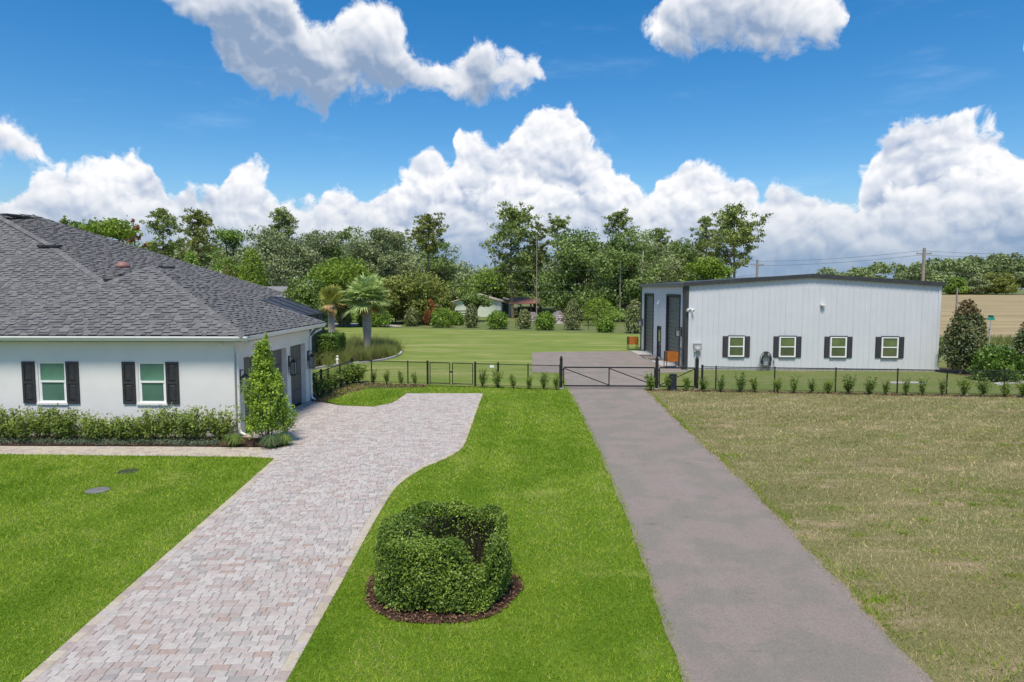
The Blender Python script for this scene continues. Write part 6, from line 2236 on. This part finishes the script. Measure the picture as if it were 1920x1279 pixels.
def mass(name, lobes_, m, ls, label, cards, cat='woodland'):
    P, N, T = [], [], []
    for (c, lr, sq) in lobes_:
        d = unit(r.normal(size=(cards, 3)))
        d[:, 2] = np.abs(d[:, 2]) * 1.1 - 0.15
        q = d * lr * r.uniform(0.78, 1.06, (cards, 1)) * np.array([1, 1, sq]) + r.normal(0, 0.10 * lr, (cards, 3))
        P.append(np.array(c) + q); N.append(d)
        T.append(0.40 + r.normal(0, 0.12) + 0.16 * np.sin(d[:, 0] * 6 + lr) * np.sin(d[:, 2] * 7) + r.normal(0, 0.10, cards))
    P, N, T = np.concatenate(P), np.concatenate(N), np.concatenate(T)
    P[:, 2] = np.maximum(P[:, 2], 0.1)
    o = link(name, leaf_mesh(name, P, ls, m, T, 0.6, N * 0.6, 0.9, r))
    tag(o, label, cat, None, 'stuff')


lb = []
for k in range(250):
    px = r.uniform(70, 1320)
    Y = r.uniform(128, 165)
    top = np.interp(px, [90, 250, 480, 600, 780, 840, 920, 1000, 1250, 1320], [12.5, 13, 14.5, 15, 14, 9.0, 8.5, 11.5, 14.5, 12]) * r.uniform(0.6, 1.05)
    lr = r.uniform(3.0, 5.0)
    x = (px - 960) / FPX * Y
    z = max(0.5, top - lr * 0.8)
    lb.append(((x, Y, z), lr, 0.85))
    if z > 4: lb.append(((x + r.uniform(-2, 2), Y - 1, z * 0.5), lr, 0.9))
    if z > 8: lb.append(((x + r.uniform(-2, 2), Y - 2, z * 0.2), lr, 0.9))
mass('woodland', lb, L_MOSS, 0.70, 'dense grey-green woodland behind the single trees', 360)
lb = []
for k in range(60):
    px = r.choice([r.uniform(740, 860), r.uniform(1140, 1210), r.uniform(470, 700)])
    Y = r.uniform(94, 104)
    lr = r.uniform(0.8, 1.7)
    lb.append((((px - 960) / FPX * Y, Y, lr * 0.5), lr, 0.8))
mass('undergrowth', lb, L_MID, 0.34, 'low scrub between the back fence and the trees', 130, 'scrub')
lb = []
for k in range(330):
    X = r.uniform(232, 640)
    f = np.interp(X, [232, 290, 350, 640], [17, 22, 29, 36])
    Y = r.uniform(474, 520)
    zz = f * r.uniform(0.15, 0.84)
    lr = r.uniform(4.5, 7.5)
    lb.append(((X, Y, zz), lr, 0.85))
mass('distant_woodland', lb, L_FAR, 2.0, 'distant green woodland beyond the hay field', 260)
for k, (px, py, hw, lab) in enumerate(((1868, 512, 30, 'pale round tree at the far edge of the hay field, rightmost'), (1832, 520, 20, 'grey-green tree at the far edge of the hay field, left of the pale one'),
                                       (1792, 522, 18, 'dark round tree at the far edge of the hay field near the shed corner'))):
    q = at(px, 553, 468)
    tree('broad', (q.x, 468, 0), at(px, py, 468).z, hw / FPX * 468, lab, 420 + k, (L_YEL, L_MOSS, L_MID)[k], 'field_tree', 'tree', None, 0.05, 0.9, 1.3)

# ================================================================== things at the back
# pale green house
SAGE = mat('sage_siding', (0.62, 0.68, 0.56), (0.57, 0.63, 0.52), 2, 0.8)
TINR = mat('tan_metal_roof', (0.55, 0.48, 0.41), (0.47, 0.41, 0.35), 2, 0.6)
RUSTR = mat('rust_red_roof', (0.34, 0.155, 0.115), (0.26, 0.12, 0.09), 2, 0.7)
hp = at(852, 586, 112)
hx0, hx1, hy = at(850, 586, 112).x, at(940, 586, 112).x, 112.0
gh = empty('green_house', (hx0, hy, 0), 0, 'small pale green house with tan metal roof beyond the back fence', 'house')
wd = hx1 - hx0
z_e, z_r = at(852, 566, 112).z, at(905, 553, 112).z
mb = MB()
mb.add([(0, 0, 0), (wd, 0, 0), (wd, 0, z_e), (wd / 2, 0, z_r - 0.15), (0, 0, z_e), (0, 9, 0), (wd, 9, 0), (wd, 9, z_e), (wd / 2, 9, z_r - 0.15), (0, 9, z_e)],
       [(0, 1, 2, 3, 4), (1, 6, 7, 2), (6, 5, 9, 8, 7), (5, 0, 4, 9)])
mb.build('wall', SAGE, gh)
for s0, s1 in (((-0.5, z_e - 0.12), (wd / 2, z_r)), ((wd / 2, z_r), (wd + 0.5, z_e - 0.12))):
    MB().add([(s0[0], -0.5, s0[1]), (s1[0], -0.5, s1[1]), (s1[0], 9.5, s1[1]), (s0[0], 9.5, s0[1]), (s0[0], -0.5, s0[1] + 0.15), (s1[0], -0.5, s1[1] + 0.15), (s1[0], 9.5, s1[1] + 0.15), (s0[0], 9.5, s0[1] + 0.15)],
             [(0, 1, 5, 4), (1, 2, 6, 5), (2, 3, 7, 6), (3, 0, 4, 7), (4, 5, 6, 7), (3, 2, 1, 0)]).build('roof_slope', TINR, gh)
MB().bb(-0.05, 0.22, -0.03, 0.02, 0, z_e - 0.05).build('corner_board', TRIM, gh)
MB().bb(wd - 0.55, wd + 0.03, -0.04, 0.02, 0, z_e - 0.05).build('corner_board', TRIM, gh)
# side wing with dark doorway to the right
w2 = at(962, 586, 112).x - hx0
MB().bb(wd + 0.04, w2, 1.2, 8, 0, z_e - 0.35).build('side_wing', SAGE, gh)
MB().add([(wd + 0.2, 0.6, z_e + 0.5), (w2 + 1.2, 0.6, z_e - 0.3), (w2 + 1.2, 9, z_e - 0.3), (wd + 0.2, 9, z_e + 0.5), (wd + 0.2, 0.6, z_e + 0.62), (w2 + 1.2, 0.6, z_e - 0.18), (w2 + 1.2, 9, z_e - 0.18), (wd + 0.2, 9, z_e + 0.62)],
         [(0, 1, 5, 4), (1, 2, 6, 5), (4, 5, 6, 7), (3, 2, 1, 0)]).build('lean_to_roof', TINR, gh)
MB().bb(wd + 0.25, wd + 1.15, 1.15, 1.19, 0, 2.1).build('door', BLACK, gh)
# red-roofed carport with posts and dark stall
c0, c1 = at(957, 590, 108), at(1014, 590, 108)
cpw = c1.x - c0.x
cr = empty('carport', (c0.x, 108, 0), 0, 'open carport with rust-red roof right of the pale green house', 'carport')
zc = at(960, 569, 108).z
MB().add([(-0.2, -0.3, zc - 0.1), (cpw, -0.3, zc - 0.1), (cpw, 5, zc + 0.75), (-0.2, 5, zc + 0.75), (-0.2, -0.3, zc + 0.05), (cpw, -0.3, zc + 0.05), (cpw, 5, zc + 0.9), (-0.2, 5, zc + 0.9)],
         [(0, 1, 5, 4), (1, 2, 6, 5), (2, 3, 7, 6), (3, 0, 4, 7), (4, 5, 6, 7), (3, 2, 1, 0)]).build('roof', RUSTR, cr)
for x in (0.1, cpw / 3, cpw * 2 / 3, cpw - 0.2):
    MB().bb(x, x + 0.14, 0, 0.14, 0, zc - 0.101).build('post', STEM, cr)
    MB().bb(x, x + 0.14, 4.6, 4.74, 0, zc + 0.6).build('post', STEM, cr)
MB().bb(1.2, cpw - 1.0, 3.6, 3.7, 0, 1.75).build('stall_wall', BLACK, cr)
MB().bb(1.1, cpw - 1.0, 1.5, 1.58, 1.7, 1.85).build('stall_rail', TRIM, cr)
# further open shelter
s0 = at(1014, 590, 118)
sh2 = empty('open_shelter', (s0.x, 118, 0), 0, 'dark open shelter with slim posts right of the red carport', 'shelter')
MB().bb(-0.2, 6.2, -0.2, 4, 3.0, 3.16).build('roof', mat('brown_roof', (0.17, 0.11, 0.085), (0.13, 0.09, 0.07), 2, 0.8), sh2)
for x in (0.0, 2.8, 5.8):
    MB().bb(x, x + 0.16, 0, 0.16, 0, 2.99).build('post', STEM, sh2)
    MB().bb(x, x + 0.16, 3.6, 3.76, 0, 2.99).build('post', STEM, sh2)
# white vehicle-like trailer left of the green house: only its pale top and dark side show
q = at(838, 585, 104)
tr_ = empty('parked_trailer', (q.x, 104, 0), 0.1, 'dark parked trailer with pale roof left of the pale green house', 'trailer')
MB().bb(-1.6, 1.2, -1.0, 1.0, 0.55, 2.0).build('body', mat('navy_paint', (0.02, 0.03, 0.07), (0.03, 0.04, 0.08), 3, 0.4), tr_)
MB().bb(-1.65, 1.25, -1.05, 1.05, 2.001, 2.12).build('roof', TRIM, tr_)
for x in (-0.6, 0.4):
    w_ = MB().lathe([(0.36, -0.1), (0.36, 0.1)], (0, 0, 0), 16).build('wheel', BLACK, tr_, (x, -1.05, 0.36))
    w_.rotation_euler.x = math.radians(90)
# rubble heaps
RUB2 = mat('rubble', (0.40, 0.36, 0.33), (0.27, 0.24, 0.22), 1.5, 0.95, 0.8, 6)
for (px, py, hw, hz, lab, sd) in ((1002, 610, 18, 1.5, 'grey rubble heap left of the round shrub under the carport', 5), (1052, 610, 20, 1.7, 'pinkish grey rubble heap right of the round shrub', 6)):
    q = G(px, py) + Vector((0, 6, 0))
    rr = np.random.default_rng(sd)
    t = empty('rubble_heap', q, 0, lab, 'rubble')
    Rh = hw / FPX * q.y
    mb = MB()
    nr, na = 6, 18
    vs = []
    for i in range(nr + 1):
        f = i / nr
        for k in range(na):
            a = 2 * math.pi * k / na
            R_ = Rh * (1 - f) * (1 + rr.normal(0, 0.06))
            vs.append((R_ * math.cos(a), R_ * math.sin(a), hz * (f ** 0.8) * (1 + rr.normal(0, 0.05)) - 0.05))
    fs = [(i * na + k, i * na + (k + 1) % na, (i + 1) * na + (k + 1) % na, (i + 1) * na + k) for i in range(nr) for k in range(na)]
    mb.add(vs, fs).build('heap', RUB2, t)
    st_ = MB()
    for k in range(160):
        a, f = rr.uniform(0, 6.28), rr.uniform(0, 0.95)
        s_ = rr.uniform(0.12, 0.42)
        st_.box((Rh * (1 - f) * math.cos(a), Rh * (1 - f) * math.sin(a), hz * f ** 0.8), (s_, s_ * rr.uniform(0.5, 1), s_ * rr.uniform(0.3, 0.7)), rr.uniform(0, 3))
    tag(st_.build('stones', RUB2, t), kind='stuff')
# black board fence
bf0, bf1 = at(742, 600, 96), at(884, 600, 103)
a, b_ = Vector((bf0.x, 96, 0)), Vector((bf1.x, 103, 0))
bf = empty('board_fence', a, math.atan2(b_.y - a.y, b_.x - a.x), 'black four-rail board fence behind the back row of shrubs', 'fence')
LL = (b_ - a).length
nb = 5
for k in range(nb + 1):
    MB().bb(LL * k / nb - 0.07, LL * k / nb + 0.07, 0, 0.14, 0, 1.45).build('post', BLACK, bf)
    if k < nb:
        for z in (0.2, 0.55, 0.9, 1.25):
            MB().bb(LL * k / nb + 0.01, LL * (k + 1) / nb - 0.01, -0.035, -0.002, z, z + 0.15).build('board', BLACK, bf)
# chain link fence at the end of the lawn
bl = [G(px, py) + Vector((0, 0.8, 0)) for px, py in ((745, 611), (790, 611.5), (832, 612), (875, 613), (921, 614), (967, 615), (1013, 616), (1060, 617.5), (1105, 619), (1150, 621), (1200, 623))]
fence('back_fence', bl, 'thin dark wire fence at the far end of the back lawn', h=1.2, wire=False)
# gravel track and grass verge beyond the lawn
GRAV = mat('gravel', (0.40, 0.37, 0.33), (0.32, 0.30, 0.26), 1.2, 0.95, 0.5, 20)
tk = gp([(560, 607), (612, 606), (700, 606), (752, 610)]) + gp([(752, 613), (690, 612), (612, 611.5), (560, 613)])
tag(MB().sheet(tk, 0.0).build('gravel_track', GRAV), kind='structure')
yard = gp([(760, 603), (960, 603), (1180, 606)]) + [(26, 128), (-30, 128)]
tag(MB().sheet(yard, -0.03).build('back_yard', GM_SHED), kind='structure')
# grey neighbouring roof left of the blossom tree
nb_ = at(524, 560, 95)
nh = empty('neighbour_house', (nb_.x, 95, 0), 0, 'grey gabled roof of a neighbouring house behind the pool enclosure', 'house')
z0, z1 = 2.4, at(524, 537, 95).z
MB().bb(-4.2, 4.2, 0.3, 7.7, 0, z0 - 0.01).build('wall', WHITE, nh)
MB().add([(-4.7, 0, z0), (4.7, 0, z0), (3.6, 4, z1), (-3.6, 4, z1), (-4.7, 8, z0), (4.7, 8, z0)], [(0, 1, 2, 3), (5, 4, 3, 2), (1, 5, 2), (4, 0, 3), (4, 5, 1, 0)]).build('roof', mat('grey_roof', (0.23, 0.23, 0.235), (0.19, 0.19, 0.195), 4, 0.9), nh)

# poles and overhead wires
POLE = mat('pole_wood', (0.33, 0.29, 0.25), (0.25, 0.22, 0.19), 4, 0.9)
WIRE = mat('wire', (0.20, 0.21, 0.20), None, rough=0.6)


def pole(px, top, Y, rad, label, arm=True):
    q = at(px, 600, Y)
    t = empty('utility_pole', (q.x, Y, 0), 0, label, 'pole')
    h = at(px, top, Y).z
    MB().tube([(0, 0, -0.1), (0, 0, h)], [rad * 1.2, rad * 0.8], 8).build('shaft', POLE, t)
    if arm:
        MB().bb(-0.9, 0.9, -0.06, 0.06, h - 0.75, h - 0.62).build('crossarm', POLE, t)
        for x in (-0.8, 0.0, 0.8):
            MB().lathe([(0.05, 0), (0.07, 0.08), (0.04, 0.18)], (x, 0, h - 0.61), 8).build('insulator', GREYM, t)
    return Vector((q.x, Y, h))


pA = pole(1006, 440, 96, 0.055, 'thin pale pole right of the tallest centre pine', False)
pB = pole(1162, 488, 96, 0.10, 'slim utility pole left of the white shed', False)
pC = pole(1417, 487, 92, 0.17, 'short pole top showing above the middle of the shed roof', True)
pD = pole(1727, 465, 82, 0.20, 'tall utility pole above the right half of the shed roof')
pE = pole(1792, 540, 62, 0.08, 'thin grey post at the edge of the hay field', False)
pF = at(480, 507, 100)
q = at(2300, 440, 78)
pw = empty('power_lines', (pB.x, pB.y, 0), 0, 'thin overhead wires strung in front of the dark oaks', 'wires')


def wire(p, q, sag, rad=0.022):
    p, q = Vector(p), Vector(q)
    pts = []
    for i in range(13):
        f = i / 12
        v = p + (q - p) * f
        v.z -= sag * 4 * f * (1 - f)
        pts.append(v - Vector((pB.x, pB.y, 0)))
    MB().tube([tuple(v) for v in pts], rad, 3, False).build('wire', WIRE, pw)


for (yl, yb, yc) in ((506, 503, 488), (531, 529, 515), (546, 543, 530)):
    pb_ = at(1162, yb, 96)
    wire(at(500, yl, 100), at(1006, yb + 4, 96), 0.3)
    wire(at(1006, yb + 4, 96), pb_, 0.15)
    wire(pb_, at(1417, yc, 92), 0.25)
for (y0, y1) in ((470, 468), (478, 470), (508, 512)):
    wire(at(1417, y0 + 20, 92), at(1727, y0, 82), 0.3)
    wire(at(1727, y0, 82), at(2200, y1, 76), 0.5)
# street sign at the side road
q = G(1855, 650)
t = empty('street_sign', q, 0, 'green street name sign on a thin post by the hay field', 'sign')
hs = at(1855, 594, q.y).z
MB().tube([(0, 0, 0), (0, 0, hs - 0.3)], 0.035, 6).build('post', GREYM, t)
SG = mat('sign_green', (0.02, 0.30, 0.22), (0.02, 0.26, 0.19), 3, 0.4)
MB().bb(-0.32, 0.32, -0.01, 0.01, hs - 0.28, hs - 0.08).build('blade', SG, t)
MB().bb(-0.01, 0.01, -0.32, 0.32, hs - 0.07, hs + 0.13).build('blade', SG, t)
# side road and verge
rd = [tuple(G(1835, 650)[:2]), tuple(G(1920, 652)[:2]), (70, 50.5), (70, 43.5), tuple(G(1925, 668)[:2]), tuple(G(1835, 662)[:2]), (30, 56)]
tag(MB().sheet(rd, -0.004).build('side_road', mat('worn_road', (0.37, 0.36, 0.36), (0.31, 0.30, 0.30), 0.8, 0.9, 0.2, 60)), kind='structure')
VB = leafmat('verge_blade', (0.13, 0.17, 0.04), (0.36, 0.37, 0.12), 0.3, 0.6, 0.2)
P = np.stack([r.uniform(28, 62, 9000), r.uniform(57.5, 63, 9000) - 0.0, np.zeros(9000)], 1)
o = link('verge_grass', blade_mesh('verge_grass', P, 0.5, 0.06, VB, r.uniform(0, 1, 9000), 0.5, r))
tag(o, 'rough grass verge between side road and hay field', 'grass', None, 'stuff')
